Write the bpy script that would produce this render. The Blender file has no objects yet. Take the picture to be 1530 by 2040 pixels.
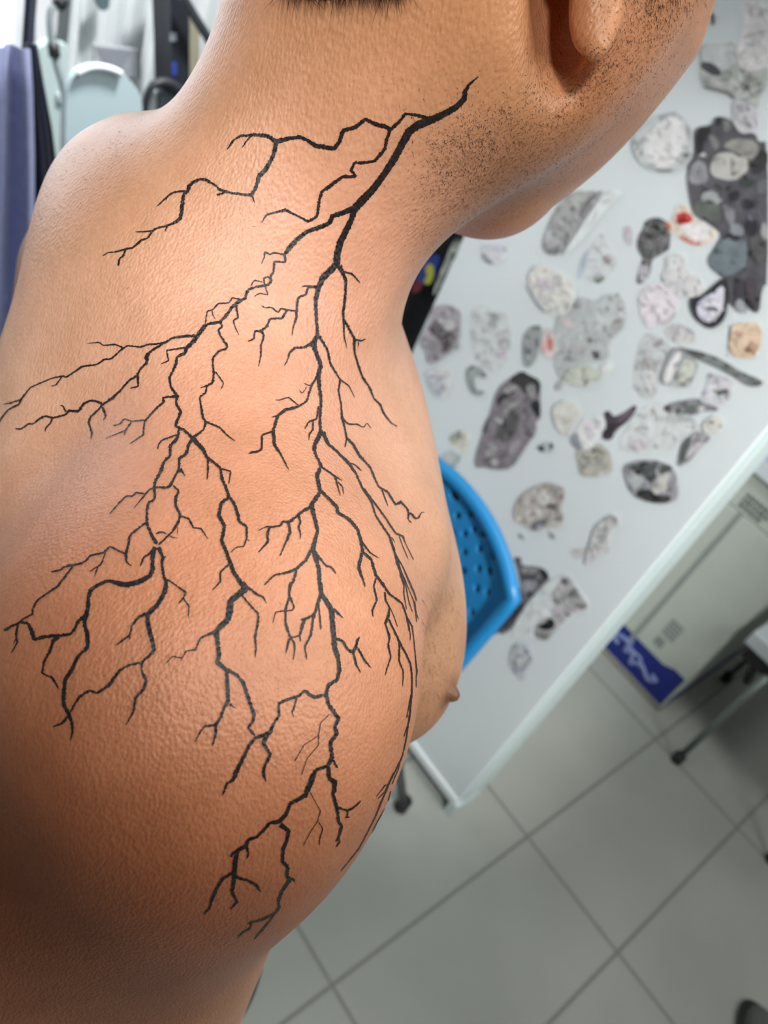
import bpy, bmesh, math, random
import numpy as np
from mathutils import Vector, Matrix

# ------------------------------------------------------------------ camera, light, exposure
sc = bpy.context.scene
COL = sc.collection
F_PX = 1589.6                      # focal length in pixels of the 1530x2040 frame
H_CAM = 1.587
# rows: world X, Y, Z in camera axes (x right, y down, z forward)
RW = np.array([[0.730451, -0.20051, 0.652868], [-0.586779, -0.673398, 0.449695], [0.349472, -0.71157, -0.609539]])
CAM = np.array([0.0, 0.0, H_CAM])
cam_d = bpy.data.cameras.new('camera')
cam_o = bpy.data.objects.new('camera', cam_d)
COL.objects.link(cam_o)
cam_d.sensor_fit = 'VERTICAL'
cam_d.sensor_height = 32.0
cam_d.lens = 32.0 * F_PX / 2040.0
cam_d.clip_start = 0.02
M = Matrix([list(RW[0]), list(RW[1]), list(RW[2])])
rot = Matrix([[M[r][0], -M[r][1], -M[r][2]] for r in range(3)]).to_4x4()
cam_o.matrix_world = Matrix.Translation((0, 0, H_CAM)) @ rot
cam_d.dof.use_dof = True
cam_d.dof.focus_distance = 0.30
cam_d.dof.aperture_fstop = cam_d.lens / 2.7
sc.camera = cam_o
sc.view_settings.view_transform = 'Standard'
sc.view_settings.look = 'None'
sc.view_settings.gamma = 1.0
sc.view_settings.exposure = 0.12
sc.view_settings.use_curve_mapping = False
sc.cycles.use_denoising = True
sc.cycles.max_bounces = 6

world = bpy.data.worlds.new('world')
sc.world = world
world.use_nodes = True
world.node_tree.nodes['Background'].inputs[0].default_value = (0.8, 0.88, 1.0, 1)
world.node_tree.nodes['Background'].inputs[1].default_value = 0.2

def area(name, loc, target, sx, sy, power, col):
    d = bpy.data.lights.new(name, 'AREA')
    d.shape = 'RECTANGLE'; d.size = sx; d.size_y = sy; d.energy = power; d.color = col
    o = bpy.data.objects.new(name, d); COL.objects.link(o)
    o.location = loc
    o.rotation_euler = (Vector(target) - Vector(loc)).to_track_quat('-Z', 'Y').to_euler()
    return o
def spot(name, loc, target, power, deg, col, rad=.05, blend=1.0):
    d = bpy.data.lights.new(name, 'SPOT'); d.energy = power; d.spot_size = math.radians(deg); d.spot_blend = blend; d.color = col; d.shadow_soft_size = rad
    o = bpy.data.objects.new(name, d); COL.objects.link(o); o.location = loc
    o.rotation_euler = (Vector(target) - Vector(loc)).to_track_quat('-Z', 'Y').to_euler()
area('ceiling_lamp_light', (1.2, 0.1, 2.62), (1.2, 0.1, 0), 0.6, 1.2, 15, (1.0, 0.99, 0.97))
area('ceiling_lamp_light', (1.05, -1.45, 2.35), (0.9, -0.6, 0.8), 0.5, 0.5, 11.5, (1.0, 0.99, 0.97))
area('ceiling_lamp_light', (0.30, 1.20, 2.62), (0.4, 1.3, 0.6), 0.4, 0.4, 2.0, (1.0, 0.99, 0.97))
spot('added_background_spot', (0.95, 1.15, 2.5), (0.98, 2.2, 0.85), 205, 78, (0.97, 0.98, 1.0), .12, .8)  # added spot without a visible lamp, brightens the far left background
area('window_daylight', (0.2, 2.36, 1.42), (0.3, 0.3, 1.3), 1.35, 1.1, 3.5, (0.93, 0.96, 1.0))
spot('added_board_spot', (0.0, -1.3, 2.3), (1.2, 0.50, 0.82), 265, 36, (1.0, 0.99, 0.98), .08, .6)  # unseen spot, added to lift the sticker board and cartons
spot('added_skin_spot', (-0.30, -0.30, 2.1), (.205, .22, 1.445), 23.5, 30, (1.0, 0.97, 0.93))  # this spot and the next ones are added, to brighten neck and shoulders
spot('added_skin_spot', (-0.60, 0.0, 1.8), (.207, .31, 1.386), 13, 24, (1.0, 0.97, 0.93))
spot('added_skin_spot', (0.30, -0.50, 2.0), (.20, .19, 1.42), 8, 28, (1.0, 0.97, 0.93))

# ------------------------------------------------------------------ pixel <-> world helpers
def ray(px, py):
    return RW @ np.array([(px - 765) / F_PX, (py - 1020) / F_PX, 1.0])
def at_x(px, py, x):
    d = ray(px, py); return CAM + d * (x / d[0])
def at_y(px, py, y):
    d = ray(px, py); return CAM + d * (y / d[1])
def at_z(px, py, z=0.0):
    d = ray(px, py); return CAM + d * ((z - H_CAM) / d[2])
def at_d(px, py, dep):
    return CAM + ray(px, py) * dep

# ------------------------------------------------------------------ generic helpers
def lin(c):
    o = []
    for v in c:
        v = v / 255.0
        o.append(v / 12.92 if v <= 0.04045 else ((v + 0.055) / 1.055) ** 2.4)
    return tuple(o)
MATS = {}
def mat(name, rgb, rough=0.5, var=0.06, scale=30.0, bump=0.0, metal=0.0, spec=0.5):
    if name in MATS: return MATS[name]
    m = bpy.data.materials.new(name); m.use_nodes = True
    nt = m.node_tree; b = nt.nodes['Principled BSDF']
    b.inputs['Roughness'].default_value = rough
    b.inputs['Metallic'].default_value = metal
    b.inputs['Specular IOR Level'].default_value = spec
    tc = nt.nodes.new('ShaderNodeTexCoord')
    n = nt.nodes.new('ShaderNodeTexNoise'); n.inputs['Scale'].default_value = scale; n.inputs['Detail'].default_value = 5
    nt.links.new(tc.outputs['Object'], n.inputs['Vector'])
    r = nt.nodes.new('ShaderNodeValToRGB')
    c = lin(rgb)
    r.color_ramp.elements[0].position = 0.3; r.color_ramp.elements[1].position = 0.7
    r.color_ramp.elements[0].color = (*[max(0, v * (1 - var)) for v in c], 1)
    r.color_ramp.elements[1].color = (*[min(1, v * (1 + var)) for v in c], 1)
    nt.links.new(n.outputs['Fac'], r.inputs['Fac'])
    nt.links.new(r.outputs['Color'], b.inputs['Base Color'])
    if bump:
        bp = nt.nodes.new('ShaderNodeBump'); bp.inputs['Strength'].default_value = bump; bp.inputs['Distance'].default_value = 0.002
        nt.links.new(n.outputs['Fac'], bp.inputs['Height']); nt.links.new(bp.outputs['Normal'], b.inputs['Normal'])
    MATS[name] = m
    return m
def tag(o, label=None, cat=None, group=None, kind=None):
    if label: o['label'] = label
    if cat: o['category'] = cat
    if group: o['group'] = group
    if kind: o['kind'] = kind
    return o
def empty(name, loc, label, cat, group=None):
    o = bpy.data.objects.new(name, None); COL.objects.link(o)
    o.location = loc; o.empty_display_size = 0.05
    bpy.context.view_layer.update()
    return tag(o, label, cat, group)
def link(name, me, parent=None, mats=(), smooth=False):
    o = bpy.data.objects.new(name, me); COL.objects.link(o)
    for m in mats: me.materials.append(m)
    if smooth: me.polygons.foreach_set('use_smooth', [True] * len(me.polygons))
    if parent is not None:
        o.parent = parent
        o.matrix_parent_inverse = Matrix.Translation(parent.location).inverted() @ Matrix.Identity(4) if parent.type == 'EMPTY' else Matrix.Identity(4)
    return o
def mesh_obj(name, verts, faces, mats, parent=None, smooth=False, midx=None):
    me = bpy.data.meshes.new(name)
    me.from_pydata([tuple(map(float, v)) for v in verts], [], [tuple(map(int, f)) for f in faces])
    me.update()
    o = link(name, me, parent, mats if isinstance(mats, (list, tuple)) else [mats], smooth)
    if midx is not None: me.polygons.foreach_set('material_index', midx)
    return o
def bm_obj(name, bm, mats, parent=None, smooth=False, bevel=0.0):
    if bevel:
        bmesh.ops.bevel(bm, geom=[e for e in bm.edges if len(e.link_faces) == 2 and e.calc_face_angle(0) > 0.5], offset=bevel, segments=3, affect='EDGES', profile=0.6)
    bmesh.ops.recalc_face_normals(bm, faces=bm.faces)
    me = bpy.data.meshes.new(name); bm.to_mesh(me); bm.free()
    return link(name, me, parent, mats if isinstance(mats, (list, tuple)) else [mats], smooth)
def box_bm(lo, hi, bm=None):
    bm = bm or bmesh.new()
    r = bmesh.ops.create_cube(bm, size=1.0)
    for v in r['verts']:
        v.co = Vector([(lo[i] + hi[i]) / 2 + v.co[i] * (hi[i] - lo[i]) for i in range(3)])
    return bm
def chaikin(p, n=2):
    p = [np.array(q, float) for q in p]
    for _ in range(n):
        o = []
        for a, b in zip(p, p[1:] + p[:1]):
            o += [a * .75 + b * .25, a * .25 + b * .75]
        p = o
    return p
def prism(name, pts3, nrm, thick, m, parent=None, bevel=0.0):
    """solid plate: outline pts3 (3-D, planar), extruded by -thick along nrm"""
    bm = bmesh.new(); nrm = np.array(nrm, float)
    a = [bm.verts.new(tuple(p)) for p in pts3]
    b = [bm.verts.new(tuple(np.array(p) - nrm * thick)) for p in pts3]
    bm.faces.new(a); bm.faces.new(b[::-1])
    for i in range(len(a)):
        j = (i + 1) % len(a); bm.faces.new((a[i], b[i], b[j], a[j]))
    return bm_obj(name, bm, m, parent, bevel=bevel)
def tube_bm(path, rad, seg=12, bm=None, cap=True):
    bm = bm or bmesh.new()
    path = [Vector(p) for p in path]; rings = []
    up = Vector((0.3, 0.2, 0.93))
    for i, p in enumerate(path):
        t = (path[min(i + 1, len(path) - 1)] - path[max(i - 1, 0)]).normalized()
        if abs(t.dot(up)) > 0.95: up = Vector((1, 0.1, 0))
        s = t.cross(up).normalized(); u = s.cross(t)
        r = rad[i] if isinstance(rad, (list, tuple)) else rad
        rings.append([bm.verts.new(p + (s * math.cos(k * 2 * math.pi / seg) + u * math.sin(k * 2 * math.pi / seg)) * r) for k in range(seg)])
    for a, b in zip(rings, rings[1:]):
        for k in range(seg):
            bm.faces.new((a[k], a[(k + 1) % seg], b[(k + 1) % seg], b[k]))
    if cap: bm.faces.new(rings[0][::-1]); bm.faces.new(rings[-1])
    return bm
def smooth_path(pts, n=8):
    P = [np.array(p, float) for p in pts]; P = [2 * P[0] - P[1]] + P + [2 * P[-1] - P[-2]]; o = []
    for i in range(1, len(P) - 2):
        for k in range(n):
            t = k / n; a, b, c, d = P[i - 1], P[i], P[i + 1], P[i + 2]
            o.append(.5 * (2 * b + (c - a) * t + (2 * a - 5 * b + 4 * c - d) * t * t + (3 * b - a - 3 * c + d) * t ** 3))
    o.append(P[-2]); return o

# ------------------------------------------------------------------ the room
def tile_mat():
    m = bpy.data.materials.new('grey_floor_tiles'); m.use_nodes = True
    nt = m.node_tree; b = nt.nodes['Principled BSDF']
    b.inputs['Roughness'].default_value = 0.42
    geo = nt.nodes.new('ShaderNodeNewGeometry')
    sep = nt.nodes.new('ShaderNodeSeparateXYZ'); nt.links.new(geo.outputs['Position'], sep.inputs[0])
    def grid(out, off, size):
        a = nt.nodes.new('ShaderNodeMath'); a.operation = 'SUBTRACT'; a.inputs[1].default_value = off; nt.links.new(out, a.inputs[0])
        d = nt.nodes.new('ShaderNodeMath'); d.operation = 'DIVIDE'; d.inputs[1].default_value = size; nt.links.new(a.outputs[0], d.inputs[0])
        r = nt.nodes.new('ShaderNodeMath'); r.operation = 'ROUND'; nt.links.new(d.outputs[0], r.inputs[0])
        s = nt.nodes.new('ShaderNodeMath'); s.operation = 'SUBTRACT'; nt.links.new(d.outputs[0], s.inputs[0]); nt.links.new(r.outputs[0], s.inputs[1])
        ab = nt.nodes.new('ShaderNodeMath'); ab.operation = 'ABSOLUTE'; nt.links.new(s.outputs[0], ab.inputs[0])
        mu = nt.nodes.new('ShaderNodeMath'); mu.operation = 'MULTIPLY'; mu.inputs[1].default_value = size; nt.links.new(ab.outputs[0], mu.inputs[0])
        return mu.outputs[0]
    gx = grid(sep.outputs[0], 0.733, 0.60)
    gy = grid(sep.outputs[1], 0.133, 0.298)
    mn = nt.nodes.new('ShaderNodeMath'); mn.operation = 'MINIMUM'; nt.links.new(gx, mn.inputs[0]); nt.links.new(gy, mn.inputs[1])
    ramp = nt.nodes.new('ShaderNodeValToRGB')
    ramp.color_ramp.elements[0].position = 0.0025; ramp.color_ramp.elements[1].position = 0.0045
    ramp.color_ramp.elements[0].color = (1, 1, 1, 1); ramp.color_ramp.elements[1].color = (0, 0, 0, 1)
    nt.links.new(mn.outputs[0], ramp.inputs[0])
    n = nt.nodes.new('ShaderNodeTexNoise'); n.inputs['Scale'].default_value = 2.5; n.inputs['Detail'].default_value = 6
    nt.links.new(geo.outputs['Position'], n.inputs['Vector'])
    c1 = nt.nodes.new('ShaderNodeValToRGB')
    c1.color_ramp.elements[0].position = .35; c1.color_ramp.elements[1].position = .68
    c1.color_ramp.elements[0].color = (*lin((158, 162, 155)), 1); c1.color_ramp.elements[1].color = (*lin((172, 176, 169)), 1)
    nt.links.new(n.outputs['Fac'], c1.inputs[0])
    mx = nt.nodes.new('ShaderNodeMix'); mx.data_type = 'RGBA'
    nt.links.new(ramp.outputs[0], mx.inputs['Factor']); nt.links.new(c1.outputs[0], mx.inputs['A'])
    mx.inputs['B'].default_value = (*lin((112, 114, 108)), 1)
    nt.links.new(mx.outputs['Result'], b.inputs['Base Color'])
    bp = nt.nodes.new('ShaderNodeBump'); bp.invert = True; bp.inputs['Strength'].default_value = .4; bp.inputs['Distance'].default_value = .002
    nt.links.new(ramp.outputs[0], bp.inputs['Height']); nt.links.new(bp.outputs[0], b.inputs['Normal'])
    return m
X0, X1, Y0, Y1, ZC = -2.0, 3.4, -2.4, 2.45, 2.7
wall_m = mat('white_painted_wall', (205, 210, 210), .8, .03, 4)
def struct(name, lo, hi, m):
    o = bm_obj(name, box_bm(lo, hi), m); o['kind'] = 'structure'; return o
struct('floor', (X0, Y0, -.05), (X1, Y1, 0), tile_mat())
struct('ceiling', (X0, Y0, ZC), (X1, Y1, ZC + .05), wall_m)
dim_m = mat('taupe_painted_wall', (128, 118, 108), .85, .03, 4)
struct('wall_right', (X0, Y0 - .05, 0), (X1, Y0, ZC), dim_m)
struct('wall_back', (X0 - .05, Y0, 0), (X0, Y1, ZC), dim_m)
struct('wall_front', (X1, Y0, 0), (X1 + .05, Y1, ZC), wall_m)
# the left wall has the window hole
WX0, WX1, WZ0, WZ1 = -0.55, 0.985, 0.74, 2.05
bm = box_bm((X0, Y1, 0), (X1, Y1 + .12, WZ0)); box_bm((X0, Y1, WZ1), (X1, Y1 + .12, ZC), bm)
box_bm((X0, Y1, WZ0), (WX0, Y1 + .12, WZ1), bm); box_bm((WX1, Y1, WZ0), (X1, Y1 + .12, WZ1), bm)
o = bm_obj('wall_left', bm, wall_m); o['kind'] = 'structure'
win = bpy.data.objects.new('window_1', None); COL.objects.link(win); win.location = (WX0, Y1, WZ0); win['kind'] = 'structure'
bpy.context.view_layer.update()
bm = box_bm((WX0, Y1 - .01, WZ0), (WX1, Y1 + .05, WZ0 + .04)); box_bm((WX0, Y1 - .01, WZ1 - .04), (WX1, Y1 + .05, WZ1), bm)
box_bm((WX0, Y1 - .01, WZ0), (WX0 + .04, Y1 + .05, WZ1), bm); box_bm((WX1 - .04, Y1 - .01, WZ0), (WX1, Y1 + .05, WZ1), bm)
bm_obj('window_frame', bm, mat('white_window_frame', (225, 228, 230), .4), win)
gm = bpy.data.materials.new('daylit_frosted_pane'); gm.use_nodes = True
gb = gm.node_tree.nodes['Principled BSDF']; gb.inputs['Base Color'].default_value = (.9, .93, 1, 1)
gb.inputs['Emission Color'].default_value = (.86, .93, 1, 1); gb.inputs['Emission Strength'].default_value = 1.15
bm_obj('pane', box_bm((WX0 + .04, Y1 + .02, WZ0 + .04), (WX1 - .04, Y1 + .03, WZ1 - .04)), gm, win)

# ------------------------------------------------------------------ sticker board
PX = 1.185
bd = empty('display_board', (PX, .60, 0), 'tall white freestanding board covered in grey ink stickers, behind the blue chair', 'board')
white_board = mat('glossy_white_board', (222, 231, 233), .32, .015, 3)
board_edge = mat('pale_aqua_board_edge', (200, 216, 215), .4, .02, 3)
bm_obj('panel', box_bm((PX, .276, .048), (PX + .014, .93, 1.96)), white_board, bd, bevel=.003)
bm_obj('core', box_bm((PX + .014, .268, .06), (PX + .088, .93, 1.955)), board_edge, bd, bevel=.006)
bm_obj('bottom_trim', box_bm((PX - .006, .276, .040), (PX + .012, .93, .064)), mat('bright_trim', (222, 230, 231), .35, .01), bd, bevel=.003)
bm_obj('plinth', box_bm((PX + .035, .30, 0), (PX + .085, .92, .06)), mat('dark_plinth', (58, 56, 54), .7), bd)
bm_obj('foot', box_bm((PX - .004, .268, 0), (PX + .08, .290, .048)), board_edge, bd, bevel=.002)

WN = {'A': (1230, 0, .19608), 'B': (1230, 380, .19608), 'C': (960, 380, .19608), 'D': (820, 560, .19608),
      'E': (960, 700, .19608), 'F': (1180, 680, .22876), 'G': (960, 1000, .19608), 'Z': (750, 420, .1634)}
def pl(s, w):
    ox, oy, k = WN[w]
    v = [float(t) for t in s.replace(',', ' ').split()]
    return [(ox + v[i] * k, oy + v[i + 1] * k) for i in range(0, len(v), 2)]
def grey_mat(c):
    c = tuple(int(round(min(v * (1.0 + .09 * min(1, v / 160)), 238) / 6.0) * 6) for v in ((c, c + 1, c + 2) if not isinstance(c, tuple) else c))
    return mat('ink_%d_%d_%d' % c, c, .55, .24 if c[0] < 190 else .13, 55)
def in_poly(P_, poly):
    x, y = P_[:, 0], P_[:, 1]; r = np.zeros(len(P_), bool); j = len(poly) - 1
    for i_ in range(len(poly)):
        (xi, yi), (xj, yj) = poly[i_], poly[j]
        r ^= ((yi > y) != (yj > y)) & (x < (xj - xi) * (y - yi) / (yj - yi + 1e-9) + xi); j = i_
    return r
def sticker(i, label, w, outline, base, details, name='ink_sticker'):
    x = PX - .0004 - .0005 * (i % 7)
    mats = []; verts = []; faces = []; midx = []
    def plate(px, m, x0, th):
        if m not in mats: mats.append(m)
        k = mats.index(m)
        p = [at_x(q[0], q[1], x0) for q in px]; n = len(p); s = len(verts)
        verts.extend(p); verts.extend([q + np.array([th, 0, 0]) for q in p])
        faces.append(list(range(s, s + n))); faces.append(list(range(s + 2 * n - 1, s + n - 1, -1))); midx.extend([k, k])
        for a in range(n):
            b = (a + 1) % n; faces.append([s + a, s + n + a, s + n + b, s + b]); midx.append(k)
    plate(chaikin(pl(outline, w), 1), grey_mat(base), x, .0003)
    for j, (w2, po, c) in enumerate(details):
        plate(chaikin(pl(po, w2), 1), grey_mat(c), x - .00006 * (j + 1), .00005)
    # fine pen work inside the outline
    P0 = np.array(pl(outline, w)); lo, hi = P0.min(0), P0.max(0)
    shapes = [(P0, base)] + [(np.array(pl(po, w2)), c) for w2, po, c in details]
    rg = np.random.default_rng(100 + i); A_ = (hi - lo).prod(); nst = int(min(70, max(5, A_ / 150)))
    for _ in range(nst):
        c0 = rg.uniform(lo, hi); th = rg.uniform(0, 3.14); a_, b_ = rg.uniform(3.5, 11), rg.uniform(.8, 3.2)
        poly = [c0 + np.array([math.cos(th) * a_ * math.cos(t) - math.sin(th) * b_ * math.sin(t), math.sin(th) * a_ * math.cos(t) + math.cos(th) * b_ * math.sin(t) + a_ * .25 * math.cos(t) ** 2]) for t in np.linspace(0, 6.2832, 9)[:-1]]
        if not in_poly(np.array(poly), P0).all(): continue
        col = base
        for q, c in shapes[1:]:
            if in_poly(np.array([c0]), q)[0]: col = c
        col = col if isinstance(col, tuple) else (col, col, col)
        k_ = rg.choice([-1, -1, 1]) * rg.uniform(10, 38) * (.6 if min(col) > 185 else 1.2)
        plate(poly, grey_mat(tuple(int(np.clip(v + k_, 20, 232) // 12 * 12) for v in col)), x - .0016 - .00001 * _, .00005)
    o = mesh_obj(name, verts, faces, mats, midx=midx)
    tag(o, label, 'sticker', 'ink stickers on the white board')
ST = [
('pale flower line drawing sticker in the top right corner of the board','A','1240,0 1265,180 1265,300 1225,420 1205,580 1215,650 1290,700 1390,730 1530,650 1530,0',(212,213,214),
 [('A','1400,0 1480,200 1530,280 1530,240 1440,80 1420,0',185),('A','1340,40 1360,60 1370,180 1350,170',165),('A','1280,350 1530,290 1530,312 1300,385',192),('A','1300,30 1345,45 1340,60 1300,50',190),('A','1290,430 1440,440 1440,460 1300,470',194)]),
('small dark leaf tip sticker peeking out beside the cheek','A','950,110 985,150 990,250 960,260 940,200',112,[]),
('mid grey blossom sticker with dark upper edge, right of the jaw','A','860,440 1060,450 1200,420 1215,640 1290,700 1400,730 1530,650 1530,860 1450,960 1420,1120 1330,1110 1180,1010 1080,900 870,870 840,780 850,620 820,520',(172,174,172),
 [('A','860,450 1060,460 1190,440 1200,620 1080,740 990,640 850,610',(190,198,200)),('A','850,620 990,650 1070,760 980,770 900,730 845,690',76),('A','860,870 1000,890 1150,930 1190,990 1050,940 880,900',124),('A','920,800 1000,790 1100,830 1050,870 930,850',192),('A','1150,800 1230,830 1230,900 1150,870',186),('A','1290,870 1390,850 1340,900',90),('A','1230,690 1300,720 1290,740 1240,710',110)]),
('small mauve star shaped flower sticker above the dark tulips','A','1160,1010 1330,1060 1420,1110 1450,1260 1430,1330 1250,1370 1160,1380 1180,1180',(193,190,199),
 [('A','1305,1085 1350,1095 1330,1140',95),('A','1260,1200 1310,1160 1330,1260 1290,1270',165),('A','1180,1010 1230,1040 1240,1160 1190,1180',(178,180,182))]),
('white oval mirror sticker with a grey ornamental frame','A','420,1160 590,1130 700,1230 760,1330 780,1500 740,1660 560,1760 400,1750 250,1690 160,1560 140,1430 270,1270',(186,190,190),
 [('A','440,1230 590,1180 680,1260 690,1400 640,1580 540,1690 360,1700 270,1600 260,1450 320,1320',(214,216,216)),('A','370,1700 430,1720 570,1715 560,1748 400,1752',132),('A','400,1180 600,1130 600,1160 420,1200',160),('A','705,1250 745,1340 740,1440 715,1400',155),('A','640,1600 700,1540 740,1560 720,1650 620,1690',168),('A','150,1450 200,1440 240,1640 200,1620',168)]),
('big black and grey tulip bouquet sticker, darkest on the board','A','1060,1180 1160,1220 1250,1370 1400,1340 1430,1450 1530,1430 1530,2880 1470,2920 1440,3200 1350,3140 1250,3040 1150,3140 1120,2850 1020,2780 940,2660 980,2540 1080,2380 1000,2320 880,2240 770,2150 730,1950 715,1800 730,1660 790,1600 780,1400 800,1290 970,1270 990,1190',(84,86,92),
 [('A','1000,1560 1160,1540 1230,1600 1310,1580 1340,1720 1240,1800 1200,1830 1080,1830 950,1780 940,1680',(176,178,172)),
  ('A','1150,1600 1180,1600 1190,1800 1150,1800',(140,142,138)),
  ('A','1060,1480 1190,1400 1420,1430 1440,1540 1360,1640 1240,1560 1160,1530',(138,140,136)),('A','830,1560 890,1545 910,1590 840,1600',168),
  ('A','740,1680 830,1620 900,1660 930,1830 850,1880 720,1860',(142,146,150)),('A','920,1370 1000,1380 1040,1480 1000,1530 960,1480',122),('A','1080,1200 1160,1250 1140,1330 1080,1350',116),
  ('A','850,1960 1000,1930 1050,2060 960,2100 860,2080',152),('A','800,1300 960,1290 940,1360 880,1420 860,1560 800,1580',46),('A','1000,1190 1060,1195 1050,1260 1000,1290',52),
  ('A','1340,1650 1530,1500 1530,1700 1380,1800',58),('A','1130,1950 1250,1930 1230,2040 1130,2060',54),('A','1230,1830 1400,1820 1380,1900 1260,1910',66),('A','1400,1860 1530,1800 1530,1960 1440,1980',(100,104,110)),
  ('B','780,100 980,110 1060,200 1040,330 880,290 780,240',(98,100,98)),('B','1060,110 1180,150 1200,280 1160,370 1100,300',(124,126,130)),
  ('B','960,640 1080,460 1200,520 1300,480 1330,640 1280,800 1120,880 980,810 930,720',(110,117,121)),('B','1130,370 1200,320 1290,380 1270,470 1150,440',(130,134,138)),
  ('B','1120,440 1270,460 1190,530',52),('B','1270,80 1370,90 1400,160 1330,200 1270,150',48),('B','1350,420 1530,380 1530,760 1400,760 1340,600',(84,86,88)),
  ('B','1480,300 1530,370 1530,520 1450,450',160),('B','1190,880 1290,900 1290,1100 1180,1180',(62,62,72)),('B','1300,860 1420,900 1430,1220 1310,1120',(74,70,74)),('B','1290,300 1440,290 1400,480 1320,460',54),
  ('B','850,270 920,270 910,300 860,300',60),('B','1200,1120 1260,1090 1330,1220 1300,1260 1200,1200',(150,156,160))]),
('black rimmed teardrop sticker with an eye inside, under the tulips','B','1060,890 1130,900 1120,1200 1090,1300 1030,1370 940,1410 860,1360 780,1290 730,1150 760,1080 860,1070 1000,950',(50,54,56),
 [('B','1090,940 1080,1170 1040,1260 980,1320 900,1340 830,1290 800,1200 830,1120 960,1040',(206,204,213)),('B','870,1190 960,1175 1040,1195 960,1218',96)]),
('slate grey bird shaped sticker beside the red lipped one','B','280,300 400,260 500,310 540,370 540,480 530,600 420,660 350,700 330,860 240,960 180,930 230,750 260,690 190,590 200,480 250,400',(112,115,114),
 [('B','320,300 420,270 500,320 400,340',86),('B','370,350 420,340 420,390 380,390',52),('B','450,420 500,430 480,465',60),('B','200,520 260,480 260,600 340,700 260,660',84),('B','200,760 330,740 310,900 230,930',(168,168,174))]),
('shell shaped sticker with a bright red centre and pink edge','B','600,150 680,130 750,190 770,300 900,300 1000,380 1020,460 950,530 840,560 740,530 640,480 490,400 500,330 550,300 580,220',(214,202,194),
 [('B','600,240 680,210 760,250 765,310 690,345 600,320',(182,62,60)),('B','670,265 712,280 685,312',(136,40,46)),('B','600,350 800,320 900,320 985,400 920,480 830,510 700,440',(230,223,220)),('B','620,440 760,500 880,545 780,560 650,495',(192,116,96)),('B','490,320 540,325 545,400 500,390',(190,112,88)),('B','700,395 820,430 860,470 760,450',(214,206,204))]),
('smooth white egg shaped sticker with one thin line','B','430,920 530,990 630,1090 620,1190 540,1290 420,1360 340,1400 290,1380 230,1250 210,1080 290,960',(213,210,216),
 [('B','240,1150 290,1150 290,1190 250,1190',156),('B','300,1155 420,1160 420,1172 300,1170',186),('B','540,1290 600,1200 560,1320 420,1380',(170,170,166))]),
('faded white face sketch sticker below the shell shaped one','B','480,650 690,640 700,820 860,900 900,1050 720,1090 600,1080 540,990 430,900 500,780',(203,206,206),
 [('B','590,780 645,800 630,845',155),('B','560,900 700,920 690,1050 600,1000',(192,195,197)),('B','620,680 680,700 660,760',186)]),
('beige square sticker with two brown marks near the right edge','B','1160,1340 1480,1340 1440,1710 1120,1690',(206,184,160),
 [('B','1300,1570 1430,1560 1420,1640 1310,1650',(176,148,128)),('B','1200,1440 1300,1430 1230,1520',(168,146,132)),('B','1180,1350 1450,1350 1440,1460 1300,1420 1190,1400',(214,190,164))]),
('long dark dagger shaped sticker slanting down to the right','B','610,1580 700,1600 880,1640 1040,1700 1260,1840 1490,1930 1460,1990 1330,1990 1200,1900 1000,1790 820,1720 700,1650',(122,130,131),
 [('B','680,1610 880,1640 900,1690 830,1705 700,1640',84),('B','1180,1845 1270,1865 1230,1890 1180,1880',84),('B','1380,1930 1470,1935 1450,1982 1370,1975',86)]),
('triangular bottle sticker with white glass and grey outline','B','600,1580 660,1640 840,1740 810,1850 740,2000 600,1995 430,1960 470,1800 530,1650',(158,164,163),
 [('B','620,1620 655,1660 600,1800 520,1960 465,1950 520,1760',(221,223,225)),('B','690,1690 800,1760 750,1900 640,1960 620,1900',(194,198,188)),('B','700,1680 780,1690 800,1740 720,1730',(172,178,168))]),
('pale grey tall petal sticker left of the bottle sticker','B','250,1460 380,1440 560,1560 500,1700 430,1900 400,2100 250,2130 160,1980 170,1750',(188,191,190),
 [('B','240,1650 370,1700 400,1800 330,1860 260,1790',168),('B','290,1800 400,1850 380,2020 300,2040',(202,203,204)),('B','340,1510 430,1520 440,1590 370,1600',160)]),
('round blush petal sticker above the bottle sticker','B','480,1390 620,1340 780,1470 800,1540 650,1570 560,1530 480,1460',(197,197,196),[('B','600,1340 780,1420 800,1500 620,1370',172)]),
('light doodled square sticker near the dagger tip','F','1010,260 1240,330 1230,450 1170,560 1010,540 950,480 1000,400',(196,200,203),
 [('F','1030,410 1100,430 1210,410 1150,460 1080,470',122),('F','1085,440 1130,440 1120,475 1095,475',66),('F','1010,270 1070,300 1020,330',150),('F','1140,480 1190,480 1170,520',150)]),
('dark feather sticker pointing left beneath the bottle','F','610,570 700,530 940,490 950,530 1100,575 1090,610 960,605 890,645 760,650 640,620',(128,130,132),
 [('F','730,560 900,540 905,630 740,630',104),('F','610,580 680,550 670,615',92),('F','930,560 985,565 970,610 920,610',(186,188,184)),('F','760,570 800,570 800,620 770,620',134)]),
('pointed grey cone leaf sticker next to the board edge','F','850,820 950,770 1050,840 940,930 850,1040 740,1110 760,980',(166,164,168),
 [('F','850,825 870,860 810,1010 750,1105 760,970 790,880',94),('F','860,900 940,880 880,1000 820,1030',(186,184,188)),('F','930,930 850,1040 800,1070 860,990',124)]),
('pale animal face sticker touching the cone leaf','F','950,740 1000,680 1080,640 1150,700 1130,760 1080,820 990,810',(201,202,200),
 [('F','1020,690 1065,690 1050,735',134),('F','1085,720 1145,740 1110,760',140)]),
('round charcoal peony sticker near the lower right edge','F','270,1090 380,1040 540,1030 640,1060 720,1120 750,1240 750,1370 680,1410 560,1415 400,1380 330,1300 290,1200',(150,152,153),
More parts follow.
